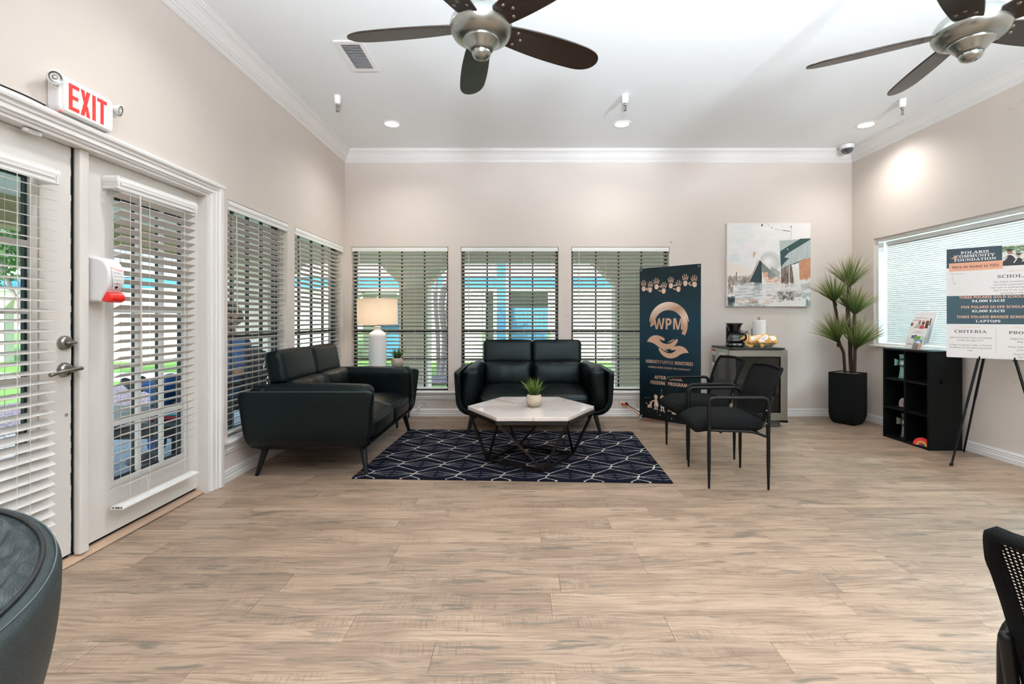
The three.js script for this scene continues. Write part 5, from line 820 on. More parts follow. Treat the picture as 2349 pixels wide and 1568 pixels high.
// ---------------------------------------------------------------- brochure holder and brochures
{
  const pr = (hero) => canvasTex(256, 460, (c, w, h) => {
    c.fillStyle = '#ece8e5'; c.fillRect(0, 0, w, h); c.fillStyle = '#8a3b34'; c.font = 'bold 22px serif'; c.fillText('Residents', 20, 34); c.fillStyle = '#b9b0ab'; c.beginPath(); c.moveTo(50, 150); c.lineTo(120, 46); c.lineTo(180, 150); c.fill(); c.fillStyle = '#6b4a42'; c.fillRect(0, 66, 34, 50); c.fillStyle = '#8c3a30'; c.fillRect(112, 36, 24, 44); c.fillStyle = '#c8402f'; c.beginPath(); c.ellipse(172, 140, 32, 40, 0, 0, 7); c.fill(); c.fillStyle = '#5b3327'; c.beginPath(); c.ellipse(178, 72, 22, 28, 0, 0, 7); c.fill(); c.fillRect(212, 34, 44, 116); c.fillStyle = '#a9552f'; c.fillRect(228, 44, 18, 30); c.fillStyle = '#c94a36'; c.fillRect(140, 30, 50, 8); c.fillStyle = '#ece8e5'; c.fillRect(0, 158, w, 310);
    c.fillStyle = '#888'; c.fillRect(90, 200, 90, 7); c.fillRect(50, 222, 170, 4); c.fillStyle = '#17202a'; c.fillRect(58, 262, 60, 44); c.fillStyle = '#2e5e96'; c.fillRect(64, 270, 34, 28); c.fillStyle = '#20262c'; c.fillRect(104, 252, 24, 58); c.fillStyle = '#222'; c.font = '46px sans-serif'; c.fillText(hero, 142, 300, 76); c.fillRect(20, 392, 90, 7);
  });
  const front = pr('$49'), small = canvasTex(200, 230, (c, w, h) => { c.fillStyle = '#cfd8c4'; c.fillRect(0, 0, w, h); c.fillStyle = '#7f9a48'; c.fillRect(0, 0, 90, 70); c.fillStyle = '#3fae2a'; c.fillRect(70, 0, 56, 54); c.fillStyle = '#5d8fc4'; c.fillRect(40, 60, 140, 70); c.fillStyle = '#eef0ef'; c.beginPath(); c.arc(110, 132, 50, Math.PI, 0); c.fill(); c.fillStyle = '#6c6257'; c.fillRect(20, 130, 120, 100); c.fillStyle = '#d3a491'; c.fillRect(125, 130, 60, 100); c.fillStyle = '#e3e0da'; c.fillRect(34, 150, 90, 6); c.fillRect(34, 190, 60, 5); });
  const g = thing('brochure_holder', 'clear three tier acrylic brochure holder on the bookcase', 'brochure holder', [3.79, 0.8868, -4.492], -Math.PI / 2 + 0.12), lean = 0.3, tilt = (geo, z, y = 0) => geo.rotateX(-lean).translate(0, y, z);
  for (const [z, y, h] of [[0.045, 0.0, 0.12], [0.0, 0.035, 0.12], [-0.045, 0.07, 0.12]]) { part('tier_front', tilt(b2(-0.118, 0.118, 0, h, 0, 0.003), z, y + 0.003), M.clear, g); part('tier_back', tilt(b2(-0.118, 0.118, 0, h + 0.1, 0, 0.003), z - 0.03, y + 0.003), M.clear, g); }
  part('holder_base', b2(-0.118, 0.118, 0, 0.003, -0.12, 0.05), M.clear, g); for (const s of [-1, 1]) part('holder_side', b2(s * 0.1195 - 0.0015, s * 0.1195 + 0.0015, 0, 0.06, -0.1, 0.04), M.clear, g);
  const bro = (name, label, m, w, h, x, y, z, n = 1) => { const o = thing(name, label, 'brochure', [3.79, 0.8868, -4.492], -Math.PI / 2 + 0.12, 'brochures in the acrylic holder'); part('pages', tilt(b2(-w / 2, w / 2, 0, h, -0.004 * n, 0), z, y).translate(x, 0, 0), M.white, o); part('cover', tilt(new THREE.PlaneGeometry(w, h).translate(0, h / 2, 0.0005), z, y).translate(x, 0, 0), m, o); };
  bro('brochure', 'offer brochure with a red photo in the front tier of the holder', mat('#ffffff', 0.4, { map: front }), 0.175, 0.3, 0.0, 0.006, 0.036);
  bro('brochure', 'half hidden red photo brochure in the second tier of the holder', mat('#ffffff', 0.4, { map: front }), 0.175, 0.285, -0.012, 0.042, -0.008);
  bro('brochure', 'blank white sheets standing in the rear tier of the holder', mat('#ebe6e3', 0.5), 0.19, 0.31, -0.02, 0.06, -0.05, 4);
  bro('brochure', 'small green and blue leaflet at the front of the holder', mat('#ffffff', 0.4, { map: small }), 0.1, 0.125, 0.035, 0.004, 0.0425);
}
// ---------------------------------------------------------------- poster on an easel
{
  const art = canvasTex(1200, 1744, (c, w, h) => {
    c.fillStyle = '#e6e3e1'; c.fillRect(0, 0, w, h); const T = (s, x, y, f, col, mw, sx = 1) => { c.save(); c.translate(x, y); c.scale(sx, 1); c.font = f; c.fillStyle = col; c.textAlign = 'center'; c.fillText(s, 0, 0, mw ? mw / sx : undefined); c.restore(); };
    c.fillStyle = '#15303d'; c.fillRect(0, 0, w, 310);
    T('POLARIS', 322, 94, 'bold 58px serif', '#f2eeea', 0, 1.22); T('COMMUNITY', 322, 150, 'bold 58px serif', '#f2eeea', 0, 1.15); T('FOUNDATION', 322, 208, 'bold 58px serif', '#f2eeea', 0, 1.15);
    c.save(); c.translate(95, 146); for (let i = 0; i < 4; i++) { c.save(); c.rotate(i * Math.PI / 4 + (i % 2 ? 0.35 : 0)); c.fillStyle = '#e2a886'; c.beginPath(); c.moveTo(0, -6); c.lineTo(i % 2 ? 52 : 62, 0); c.lineTo(0, 6); c.lineTo(i % 2 ? -52 : -62, 0); c.fill(); c.restore(); } c.restore();
    // photograph of graduates
    c.save(); c.beginPath(); c.rect(622, 0, 578, 316); c.clip(); c.fillStyle = '#d9d9d3'; c.fillRect(585, 0, 615, 330); let s = 9; const r = () => (s = (s * 16807) % 2147483647) / 2147483647; for (let i = 0; i < 420; i++) { c.fillStyle = ['#3f5a34', '#5d7a48', '#2c4326', '#7f9666'][(r() * 4) | 0]; c.globalAlpha = 0.6; c.beginPath(); c.arc(585 + 400 * r(), 10 + 120 * r() * r() + 20, 10 * r() + 3, 0, 7); c.fill(); } c.globalAlpha = 1;
    for (const [x, y, q, sk] of [[700, 110, 1.2, '#9a6a50'], [792, 168, 0.95, '#b98468'], [880, 158, 1, '#8c5c44'], [990, 150, 1.05, '#c69478'], [1100, 160, 1, '#7a4e3a']]) { c.fillStyle = '#14161b'; c.beginPath(); c.moveTo(x - 70 * q, 330); c.quadraticCurveTo(x - 50 * q, y + 40 * q, x, y + 36 * q); c.quadraticCurveTo(x + 50 * q, y + 40 * q, x + 70 * q, 330); c.fill(); c.fillStyle = sk; c.beginPath(); c.ellipse(x, y, 22 * q, 28 * q, 0, 0, 7); c.fill(); c.fillStyle = '#101217'; c.beginPath(); c.moveTo(x - 46 * q, y - 24 * q); c.lineTo(x, y - 44 * q); c.lineTo(x + 46 * q, y - 24 * q); c.lineTo(x, y - 10 * q); c.fill(); c.fillRect(x - 22 * q, y - 22 * q, 44 * q, 14 * q); c.fillStyle = '#e9e4dc'; c.save(); c.translate(x - 34 * q, y + 80 * q); c.rotate(0.5); c.fillRect(-6, -34, 12, 68); c.restore(); } c.restore();
    c.save(); c.translate(326, 297); c.rotate(-0.012); c.fillStyle = '#d99f82'; c.fillRect(-298, -68, 600, 132); c.restore(); T('Here to invest in YOU', 326, 318, 'bold 60px sans-serif', '#3f2a24', 530);
    T('Scan for more info', 125, 412, '22px sans-serif', '#777', 150); c.strokeStyle = '#8d8d88'; c.lineWidth = 3; c.beginPath(); c.moveTo(75, 436); c.quadraticCurveTo(48, 510, 105, 570); c.moveTo(68, 572); c.lineTo(105, 570); c.lineTo(100, 540); c.stroke();
    T('ABOUT THE', 800, 408, 'bold 34px serif', '#e3bfa9', 0, 1.1); T('SCHOLARSHIP', 850, 500, 'bold 66px serif', '#4b4845', 0, 1.15);
    ['The Polaris Community Foundation is a', 'non-profit organization, awarding funds', 'each year to qualified high school seniors that', 'live in one of our communities and are', 'pursuing a College Education'].forEach((q, i) => T(q, 820, 570 + i * 43, '33px sans-serif', '#4f4d4b', 640));
    c.fillStyle = '#24424c'; c.fillRect(0, 760, w, 450); [['THREE POLARIS GOLD SCHOLARSHIPS', '$4,000 EACH'], ['FIVE POLARIS SILVER SCHOLARSHIPS', '$2,000 EACH'], ['THREE POLARIS BRONZE SCHOLARSHIPS', 'LAPTOPS']].forEach(([a, b], i) => { T(a, 590, 806 + i * 155, 'bold 55px sans-serif', '#e2ad8e', [890, 850, 950][i]); T(b, 470, 864 + i * 159, 'bold 52px serif', '#f2eeea', 0, 1.12); });
    T('ELIGIBILITY', 270, 1268, 'bold 34px serif', '#e3bfa9', 0, 1.1); T('CRITERIA', 272, 1350, 'bold 62px serif', '#4b4845', 0, 1.2); T('APPLICATION', 862, 1272, 'bold 34px serif', '#e3bfa9', 0, 1.1); T('PROCESS', 860, 1358, 'bold 62px serif', '#4b4845', 0, 1.2); c.fillStyle = '#b8b4b0'; c.fillRect(551, 1262, 4, 390);
    [['High School Junior, Senior or Graduate', 1438], ['under the age of 21', 1480], ['College Acceptance Letter or Proof of', 1556], ['Enrollment for the Upcoming School', 1598], ['Year', 1641]].forEach(([q, y]) => T(q, 272, y, '34px sans-serif', '#4f4d4b', 480));
    [['Registration Opens', 1442], ['May 15th', 1486], ['Essay Submission Due', 1566], ['June 30th', 1610], ['Final Deadline', 1676], ['July 31st', 1716]].forEach(([q, y]) => T(q, 850, y, '34px sans-serif', '#4f4d4b', 400));
  });
  const u = [0.739, 0.674], turn = Math.atan2(-0.674, 0.739), w = 0.61, h = 0.872, yb = 0.868, mx = 3.45 + u[0] * w / 2, mz = -3.8 + u[1] * w / 2;
  const p = thing('scholarship_poster', 'large scholarship poster board standing on the black easel', 'poster', [mx, yb, mz], turn);
  part('board', extr(rrect(w, h, 0.008, 0, h / 2), 0.005, 0.001).translate(0, 0, -0.0052), mat('#e6e3e1', 0.6), p); part('print', new THREE.PlaneGeometry(w - 0.003, h - 0.003).translate(0, h / 2, 0.0004), mat('#ffffff', 0.45, { map: art }), p);
  p.rotation.x = 0; 
  const e = thing('folding_easel', 'black folding tripod easel holding the scholarship poster', 'easel', [mx, 0, mz], turn), m = M.blackMetal;
  part('leg', [rod([-0.276, 0.002, 0.035], [-0.19, 0.47, -0.01], 0.0075, 0.008), rod([-0.19, 0.47, -0.01], [-0.073, 1.1, -0.075], 0.0095)], m, e); part('leg', [rod([0.25, 0.002, 0.035], [0.165, 0.47, -0.01], 0.0075, 0.008), rod([0.165, 0.47, -0.01], [0.035, 1.1, -0.075], 0.0095)], m, e);
  part('rear_leg', [rod([-0.193, 0.004, -0.56], [-0.13, 0.5, -0.34], 0.008), rod([-0.13, 0.5, -0.34], [-0.05, 1.1, -0.09], 0.0095)], m, e);
  part('top_hub', rod([-0.06, 1.1, -0.075], [0.06, 1.1, -0.075], 0.014), m, e);
  for (const s of [-1, 1]) { part('support_peg', [rod([s * 0.095 - 0.02, 0.86, -0.045], [s * 0.095 - 0.02, 0.86, 0.03], 0.007), rod([s * 0.095 - 0.02, 0.856, 0.03], [s * 0.095 - 0.02, 0.885, 0.034], 0.005)], m, e); part('rubber_foot', rod([s * 0.264 - 0.013, 0, 0.037], [s * 0.26 - 0.013, 0.024, 0.034], 0.0125, 0.011, 12), M.black, e); }
}

// ---------------------------------------------------------------- quilted counter stool at the picture's edge
{
  const C = [-1.183, -0.78], g = thing('counter_stool', 'dark quilted leather counter stool cut off by the picture edge beside the doors', 'stool', [C[0], 0, C[1]]), R = 0.3;
  const lm = phys('#20292a', 0.5, { bumpMap: leatherBump, bumpScale: 0.002 }), plane = (x, z) => 0.70 + 0.25 * (-0.73 * x - 0.69 * z);
  const quilt = (x, z) => { const a = (x * 0.5 + z * 0.87) / 0.075, b = (x * 0.95 - z * 0.3) / 0.075, d = Math.min(Math.abs(a - Math.round(a)), Math.abs(b - Math.round(b))); return -0.014 * Math.exp(-((d / 0.1) ** 2)) + 0.006 * Math.cos((a - Math.round(a)) * 3.14) * Math.cos((b - Math.round(b)) * 3.14); };
  const grid = (nu, nv, f) => { const pos = [], uv = [], ix = []; for (let j = 0; j <= nv; j++) for (let i = 0; i <= nu; i++) { pos.push(...f(i / nu, j / nv)); uv.push(i / nu * 3, j / nv); if (i < nu && j < nv) { const a = j * (nu + 1) + i; ix.push(a, a + nu + 1, a + 1, a + 1, a + nu + 1, a + nu + 2); } } const q = new THREE.BufferGeometry(); q.setAttribute('position', new THREE.Float32BufferAttribute(pos, 3)); q.setAttribute('uv', new THREE.Float32BufferAttribute(uv, 2)); q.setIndex(ix); q.computeVertexNormals(); return q; };
  part('quilted_pad', grid(140, 60, (u, v) => { const r = R * 0.9 * v, a = u * 6.28319, x = r * Math.cos(a), z = r * Math.sin(a), k = v; return [x, plane(x, z) - 0.045 * (1 - k * k) + 0.02 * sstep(1, 0.9, k) * sstep(0.4, 0.9, k) + quilt(x, z) * sstep(1, 0.93, k), z]; }), lm, g);
  const ring = (r, dy) => { const o = []; for (let i = 0; i < 48; i++) { const a = i / 48 * 6.28319, x = r * Math.cos(a), z = r * Math.sin(a); o.push([x, plane(x, z) + dy, z]); } return o; };
  part('piping', tube(ring(R * 0.905, 0.003), 0.0045, { seg: 120, closed: true }), mat('#0b1011', 0.5), g);
  part('seat_shell', grid(120, 40, (u, v) => {
    const a = -u * 6.28319, t = v; let r, y; const x0 = R * Math.cos(a), z0 = R * Math.sin(a), top = plane(x0, z0);
    if (t < 0.3) { const q = t / 0.3 * Math.PI / 2; r = R * 0.9 + R * 0.1 * Math.sin(q); y = top + 0.002 - 0.035 * (1 - Math.cos(q)); } else { const q = (t - 0.3) / 0.7; r = R * (1 - 0.12 * q * q - 0.35 * sstep(0.85, 1, q)); y = top - 0.033 - (top - 0.033 - 0.4) * q; }
    return [r * Math.cos(a), y, r * Math.sin(a)];
  }), lm, g);
  part('stitching', tube(ring(R * 0.972, -0.005), 0.0016, { seg: 120, closed: true, rs: 5 }), mat('#46524f', 0.7), g);
  part('under_plate', new THREE.CylinderGeometry(0.17, 0.16, 0.02, 32).translate(0, 0.4, 0), M.blackMetal, g); part('pedestal', rod([0, 0.02, 0], [0, 0.4, 0], 0.03), M.blackMetal, g); part('base', lathe([[0, 0], [0.22, 0], [0.22, 0.012], [0.05, 0.035], [0, 0.035]], 40), M.blackMetal, g);
}
// ---------------------------------------------------------------- porch and courtyard outside
{
  const gravel = dataTex(512, 512, (u, v, i, j) => { const h = hash(i >> 1, j >> 1, 161), n = fbm(u * 40, v * 40, 163, 2, 40, 40); return lerp3([96, 116, 132], [214, 220, 222], clamp(h * 0.6 + n * 0.5 - 0.05, 0, 1)); }, true, 1.4, 1.4);
  const grassTex = dataTex(512, 512, (u, v, i, j) => { const n = fbm(u * 32, v * 32, 171, 3, 32, 32), h = hash(i, j >> 1, 173); return lerp3([72, 118, 44], [150, 190, 92], clamp(n * 0.7 + h * 0.4, 0, 1)); }, true, 0.9, 0.9);
  const mulchTex = dataTex(512, 512, (u, v, i, j) => { const n = vn(u * 90, v * 60, 181), h = hash(i >> 2, j >> 1, 183); return lerp3([70, 58, 66], [186, 176, 184], clamp(n * 0.7 + h * 0.5 - 0.2, 0, 1)); }, true, 0.8, 0.8);
  const stucco = mat('#f1ead2', 0.95, { bumpMap: stuccoBump, bumpScale: 0.01 }), cream = mat('#e9e5d2', 0.85), soffitM = mat('#dde4d6', 0.9), blue = mat('#4f9fd2', 0.6), wt = mat('#f2f2ee', 0.6);
  struct('ground', b2(-60, 40, -0.4, -0.16, -60, 20), mat('#ffffff', 1, { map: grassTex }));
  struct('patio', b2(-5.6, 6.4, -0.3, -0.1, -8.5, 4.2), mat('#ffffff', 0.9, { map: gravel, bumpMap: stuccoBump, bumpScale: 0.006 }));
  const bed = single('mulch_bed', 'pale mulch bed between the patio and the lawn outside the doors', 'mulch', b2(-1.1, 1.1, -0.16, -0.12, -9.2, -1.5), mat('#ffffff', 1, { map: mulchTex, bumpMap: stuccoBump, bumpScale: 0.02 }), [-6.72, 0, 0]); bed.userData.kind = 'stuff';
  const bed2 = single('mulch_bed', 'pale mulch strip beyond the porch arches behind the back windows', 'mulch', b2(-6, 6, -0.16, -0.125, -10.6, -9.4), mat('#ffffff', 1, { map: mulchTex, bumpMap: stuccoBump, bumpScale: 0.02 }), [0.4, 0, 0]); bed2.userData.kind = 'stuff';
  struct('path', b2(-40, -5.9, -0.16, -0.13, -11.3, -10.0), mat('#d9d2cc', 0.9, { bumpMap: stuccoBump, bumpScale: 0.004 }));
  // porch: soffit, eaves beam along the side, arcade along the back
  struct('ceiling_porch', [b2(-5.4, XL - TH, 2.4, 2.5, -8.45, 4), b2(XL - TH, 6.4, 2.4, 2.5, -8.45, -ZB - TH)], soffitM);
  struct('roof', b2(-5.6, 6.6, 3.5, 3.62, -8.6, 4.2), mat('#6d6459', 0.9)); struct('wall_upper', b2(-5.4, 6.4, 2.5, 3.5, -8.4, -8.3), stucco);
  struct('beam', b2(-5.3, -5.05, 2.1, 2.4, -8.1, 4), mat('#b3a97c', 0.9, { bumpMap: stuccoBump, bumpScale: 0.01 })); struct('wall_upper', b2(-5.4, -5.3, 2.4, 3.5, -8.3, 4), stucco);
  const s = shapeOf([[-5.1, -0.1], [6.4, -0.1], [6.4, 2.4], [-5.1, 2.4]]), cut = (a, b, top, k) => s.holes.push(new THREE.Path([[a, -0.0999], [a, top - k], [a + k, top], [b - k, top], [b, top - k], [b, -0.0999]].map(([x, y]) => new THREE.Vector2(x, y))));
  cut(-4.2, -2.08, 2.15, 0.38); cut(-1.59, 1.61, 2.15, 0.38); cut(2.25, 4.6, 2.15, 0.38);
  const arc = structGroup('wall_arcade');
  part('arcade', new THREE.ExtrudeGeometry(s, { depth: 0.34, bevelEnabled: false }).translate(0, 0, -8.34), stucco, arc);
  for (const [a, b] of [[-2.08, -1.59], [1.61, 2.25]]) { const f = mat('#d8cfae', 0.9); part('column_panel', b2(a + 0.08, b - 0.08, 0.05, 1.7, -8.0, -7.992), f, arc); part('panel_border', [b2(a + 0.06, a + 0.085, 0.03, 1.72, -8.0, -7.985), b2(b - 0.085, b - 0.06, 0.03, 1.72, -8.0, -7.985), b2(a + 0.085, b - 0.085, 1.695, 1.72, -8.0, -7.985)], stucco, arc); }
  // two-storey block across the courtyard
  const D = 14.5, g = thing('apartment_building', 'cream and sky blue two storey building across the courtyard', 'building', [0, -0.16, -D]), yo = 0.16;
  const wall = (x0, x1, y0, y1, z0, z1, m, n = 'wall') => part(n, b2(x0, x1, y0 + yo, y1 + yo, z0, z1), m, g);
  const sid = (x0, x1) => { wall(x0, x1, -0.16, 2.04, -0.3, -0.02, cream); for (let y = 0.02; y < 2.0; y += 0.17) part('siding_board', b2(x0, x1, y + yo, y + yo + 0.155, -0.02, -0.004), cream, g); };
  sid(-13.2, -10.6); sid(-8.4, -5.4); sid(-3.4, -1.2); sid(0.92, 9); sid(-24, -16);
  for (const [a, b] of [[-16, -13.2], [-10.6, -8.4], [-5.4, -3.4]]) { wall(a, b, -0.16, 2.04, -1.6, -1.5, cream, 'recess_wall'); const ar = shapeOf([[a, 2.04 + yo], [a, 1.5 + yo], [a + 0.5, 2.0 + yo], [b - 0.5, 2.0 + yo], [b, 1.5 + yo], [b, 2.04 + yo]]); part('arch_head', new THREE.ExtrudeGeometry(ar, { depth: 0.3, bevelEnabled: false }).translate(0, 0, -0.3), cream, g); wall((a + b) / 2 - 0.45, (a + b) / 2 + 0.45, -0.16, 1.75, -1.52, -1.45, blue, 'door'); }
  part('bevel_trim', bar([-1.55, 2.05 + yo, 0.0], [-1.0, 1.5 + yo, 0.0], 0.06, 0.14, V(0, 0, 1)), wt, g);
  wall(-1.2, 0.92, -0.16, 2.04, -1.45, -1.35, mat('#9aa58e', 0.9), 'recess_wall');  // darker olive tone puts the shade of the recess into the colour
  const lou = mat('#5fa8cf', 0.6); for (let i = 0; i < 9; i++) part('shutter_board', b2(-0.3 + i * 0.13, -0.3 + i * 0.13 + 0.122, 0, 1.53 + yo, -0.5, -0.46), lou, g);
  wall(-0.742, -0.472, -0.16, 3.2, -0.1, 0.12, blue, 'post'); wall(-0.85, -0.742, -0.16, 2.04, -0.05, 0.08, wt, 'post_trim'); wall(-0.472, -0.38, -0.16, 3.2, -0.05, 0.08, wt, 'post_trim');
  for (const x of [-5.4, -3.4, -8.4, -10.6, 9]) { wall(x - 0.12, x + 0.12, -0.16, 2.04, -0.1, 0.06, wt, 'post'); }
  wall(-24, 9.2, 2.04, 2.11, -0.3, 0.05, wt, 'trim_band'); wall(-24, 9.2, 2.15, 2.46, -0.3, 0.02, blue, 'fascia'); wall(-24, 9.2, 2.11, 2.15, -0.3, 0.02, mat('#3d86b8', 0.6), 'fascia'); wall(-24, 9.2, 2.46, 2.57, -1.7, 0.06, wt, 'balcony_slab');
  wall(-24, 9.2, 2.57, 5.0, -1.9, -1.7, wt, 'upper_wall');
  const bal = []; for (let x = -24; x < 9.2; x += 0.18) bal.push(b2(x, x + 0.022, 2.57 + yo, 3.45 + yo, -0.08, -0.058)); part('railing', bal, mat('#8fb3c9', 0.6), g); wall(-24, 9.2, 3.45, 3.52, -0.1, -0.04, wt, 'handrail');
  const roof = part('roof', b2(-24.5, 9.7, 5.0 + yo, 5.3 + yo, -6, 0.5), mat('#8a8076', 0.9), g);
  // trees
  const barkM = mat('#b8a9a6', 0.85, { bumpMap: stuccoBump, bumpScale: 0.01 });
  const tree = (label, x, Dp, stems, clumps) => {
    const t = thing('crape_myrtle', label, 'tree', [x, -0.16, -Dp]);
    for (const st of stems) part('trunk', tube(st.pts, st.r, { seg: 40, rs: 10 }), barkM, t);
    const lf = new THREE.BufferGeometry(); lf.setAttribute('position', new THREE.Float32BufferAttribute([0, 0, 0, 0.035, 0.05, 0.008, 0, 0.12, 0, 0, 0, 0, 0, 0.12, 0, -0.035, 0.05, 0.008], 3)); lf.computeVertexNormals();
    const all = []; for (const [cx, cy, cz, r, n] of clumps) for (let i = 0; i < n; i++) { const th = rr(0, 6.28), ph = Math.acos(rr(-1, 1)), q = r * Math.cbrt(rr(0.15, 1)); const l = lf.clone(); l.applyMatrix4(new THREE.Matrix4().compose(V(cx + q * Math.sin(ph) * Math.cos(th), cy + q * Math.cos(ph) * 0.75, cz + q * Math.sin(ph) * Math.sin(th)), new THREE.Quaternion().setFromEuler(new THREE.Euler(rr(0, 6), rr(0, 6), rr(0, 6))), V(1, 1, 1).multiplyScalar(rr(0.8, 1.5)))); all.push(l); }
    part('foliage', mergeGeometries(all), phys('#4f7d3a', 0.6, { side: THREE.DoubleSide, transmission: 0.35, thickness: 0 }), t);
  };
  tree('pale barked crape myrtle beyond the porch column, between the first two back windows', -1.8, 10.6, [{ pts: [[0, 0, 0], [0.08, 0.8, 0], [0.02, 1.7, 0.05], [0.2, 2.4, 0], [0.75, 3.6, -0.1]], r: 0.07 }, { pts: [[0.1, 0, 0.1], [0.24, 0.9, 0.1], [0.16, 1.6, 0.05], [0.5, 2.6, 0.1], [1.3, 3.9, 0.1]], r: 0.055 }, { pts: [[-0.08, 0, -0.1], [-0.1, 1, -0.1], [-0.15, 2, -0.1], [0, 3.6, 0]], r: 0.05 }], [[0.6, 4.1, 0, 0.9, 900]]);
  tree('pale barked tree on the lawn seen through the door with the lever handle', -9.9, 9.4, [{ pts: [[0, 0, 0], [0.05, 0.9, 0], [-0.12, 1.5, 0.05], [0.1, 2.3, 0], [0.4, 3.2, -0.1]], r: 0.07 }, { pts: [[0, 1.2, 0], [0.3, 1.9, 0.1], [0.6, 2.6, 0.1]], r: 0.035 }, { pts: [[-0.1, 1.5, 0], [-0.35, 2.2, 0.1], [-0.7, 2.9, 0]], r: 0.035 }], [[-0.6, 3.2, 0.2, 1.1, 1500], [0.7, 3.4, -0.3, 0.9, 1000], [-0.2, 2.7, 0.2, 0.7, 300]]);
  tree('leafy tree further along the lawn beyond the door blind', -15.2, 12.4, [{ pts: [[0, 0, 0], [0.05, 1.4, 0], [0, 3, 0]], r: 0.1 }], [[0, 3.2, 0, 1.7, 2200]]);
}
// ---------------------------------------------------------------- patio furniture and the seated person outside
{
  const wick = mat('#1c2226', 0.75, { bumpMap: fabricBump, bumpScale: 0.01 });
  const patioChair = (label, x, D, turn) => {
    const g = thing('patio_armchair', label, 'chair', [x, -0.1, -D], turn, 'dark patio armchairs');
    part('seat', soft(0.56, 0.09, 0.54, 0.03, { n: 8, py: 0.01 }).translate(0, 0.44, 0.02), wick, g); part('backrest', soft(0.56, 0.55, 0.06, 0.025, { n: 8 }).rotateX(-0.28).translate(0, 0.69, -0.31), wick, g);
    for (const s of [-1, 1]) { part('arm', bent([[s * 0.31, 0, 0.27], [s * 0.31, 0.64, 0.26], [s * 0.31, 0.64, -0.3]], 0.017, 0.06), M.blackMetal, g); part('leg', rod([s * 0.29, 0, -0.32], [s * 0.28, 0.9, -0.4], 0.015), M.blackMetal, g); part('pale_stripe', bar([s * 0.09 + 0.05, 0.42, -0.285], [s * 0.09 + 0.05, 0.9, -0.425], 0.022, 0.006, V(0, 0, -1)), mat('#cfd6d4', 0.6), g); }  // two pale stripes run down the chair back
  };
  patioChair('dark patio armchair with two pale stripes outside the side window by the doors', -3.5, 5.75, Math.PI + 0.5);
  patioChair('dark patio armchair carrying the person outside the glazed door', -3.02, 4.55, -0.5);
  const t = thing('patio_table', 'low dark patio table outside the glazed door', 'table', [-3.1, -0.1, -3.78], 0.1);
  for (let i = 0; i < 6; i++) part('top_slat', b2(-0.56, 0.56, 0.49, 0.515, -0.4 + i * 0.135, -0.4 + i * 0.135 + 0.127), mat('#243440', 0.35), t);
  part('apron', [b2(-0.54, 0.54, 0.4, 0.489, 0.37, 0.39), b2(-0.54, 0.54, 0.4, 0.489, -0.39, -0.37), b2(-0.54, -0.52, 0.4, 0.489, -0.37, 0.37), b2(0.52, 0.54, 0.4, 0.489, -0.37, 0.37)], M.blackMetal, t);
  for (const x of [-1, 1]) for (const z of [-1, 1]) part('leg', b2(x * 0.52 - 0.022, x * 0.52 + 0.022, 0, 0.4, z * 0.37 - 0.022, z * 0.37 + 0.022), M.blackMetal, t);
  const tw = thing('folded_towel', 'folded pink, cyan and red towel on the patio table', 'towel', [-2.68, 0.4155, -3.6], 0.3);
  ['#a33b4e', '#4fb6cf', '#b27fa8'].forEach((c, i) => part('fold', soft(0.26 - i * 0.01, 0.03, 0.18, 0.013, { n: 8 }).translate(0, 0.016 + i * 0.03, 0), mat(c, 0.95), tw));

  // seated person: a field of joined tapered limbs, meshed
  const field = (bones, c, size, N, k = 0.03) => {
    const mc = new MarchingCubes(N, M.black, false, false, 60000), half = N / 2, B = bones.map(([a, b, ra, rb]) => ({ a: V(...a), ab: V(...b).sub(V(...a)), ra, rb }));
    const p = V(0, 0, 0), q = V(0, 0, 0);
    for (let z = 0; z < N; z++) for (let y = 0; y < N; y++) for (let x = 0; x < N; x++) {
      p.set((x - half) / half, (y - half) / half, (z - half) / half).multiplyScalar(size / 2).add(c);
      let d = 1e3; for (const b of B) { const L = b.ab.lengthSq(), h = L ? clamp(q.copy(p).sub(b.a).dot(b.ab) / L, 0, 1) : 0, e = q.copy(p).sub(b.a).addScaledVector(b.ab, -h).length() - (b.ra + (b.rb - b.ra) * h), m = clamp(0.5 + 0.5 * (d - e) / k, 0, 1); d = d + (e - d) * m - k * m * (1 - m); }
      mc.field[x + y * N + z * N * N] = -d;
    }
    mc.isolation = 0; mc.update();
    const n = mc.count, g = new THREE.BufferGeometry(), s = size / 2;
    g.setAttribute('position', new THREE.BufferAttribute(new Float32Array(mc.positionArray.slice(0, n * 3).map((v, i) => v * s + [c.x, c.y, c.z][i % 3])), 3)); g.setAttribute('normal', new THREE.BufferAttribute(new Float32Array(mc.normalArray.slice(0, n * 3)), 3)); g.setAttribute('uv', new THREE.BufferAttribute(new Float32Array(n * 2), 2));
    return g;
  };
  const o = thing('person', 'seated person in a blue shirt, jeans and dark shoes with legs crossed on the patio', 'person', [-3.02, -0.1, -4.55], -0.5);
  // local: faces +z, seat top at y 0.49
  const hip = [0, 0.58, -0.08], neck = [0, 1.09, -0.2], head = [0, 1.27, -0.17], shL = [0.18, 1.02, -0.2], shR = [-0.18, 1.02, -0.2], elL = [0.27, 0.77, -0.12], elR = [-0.27, 0.77, -0.12], wrL = [0.13, 0.72, 0.13], wrR = [-0.12, 0.74, 0.13];
  const kneeR = [-0.1, 0.6, 0.36], ankR = [-0.1, 0.1, 0.4], kneeL = [0.06, 0.7, 0.36], ankL = [-0.3, 0.66, 0.42];
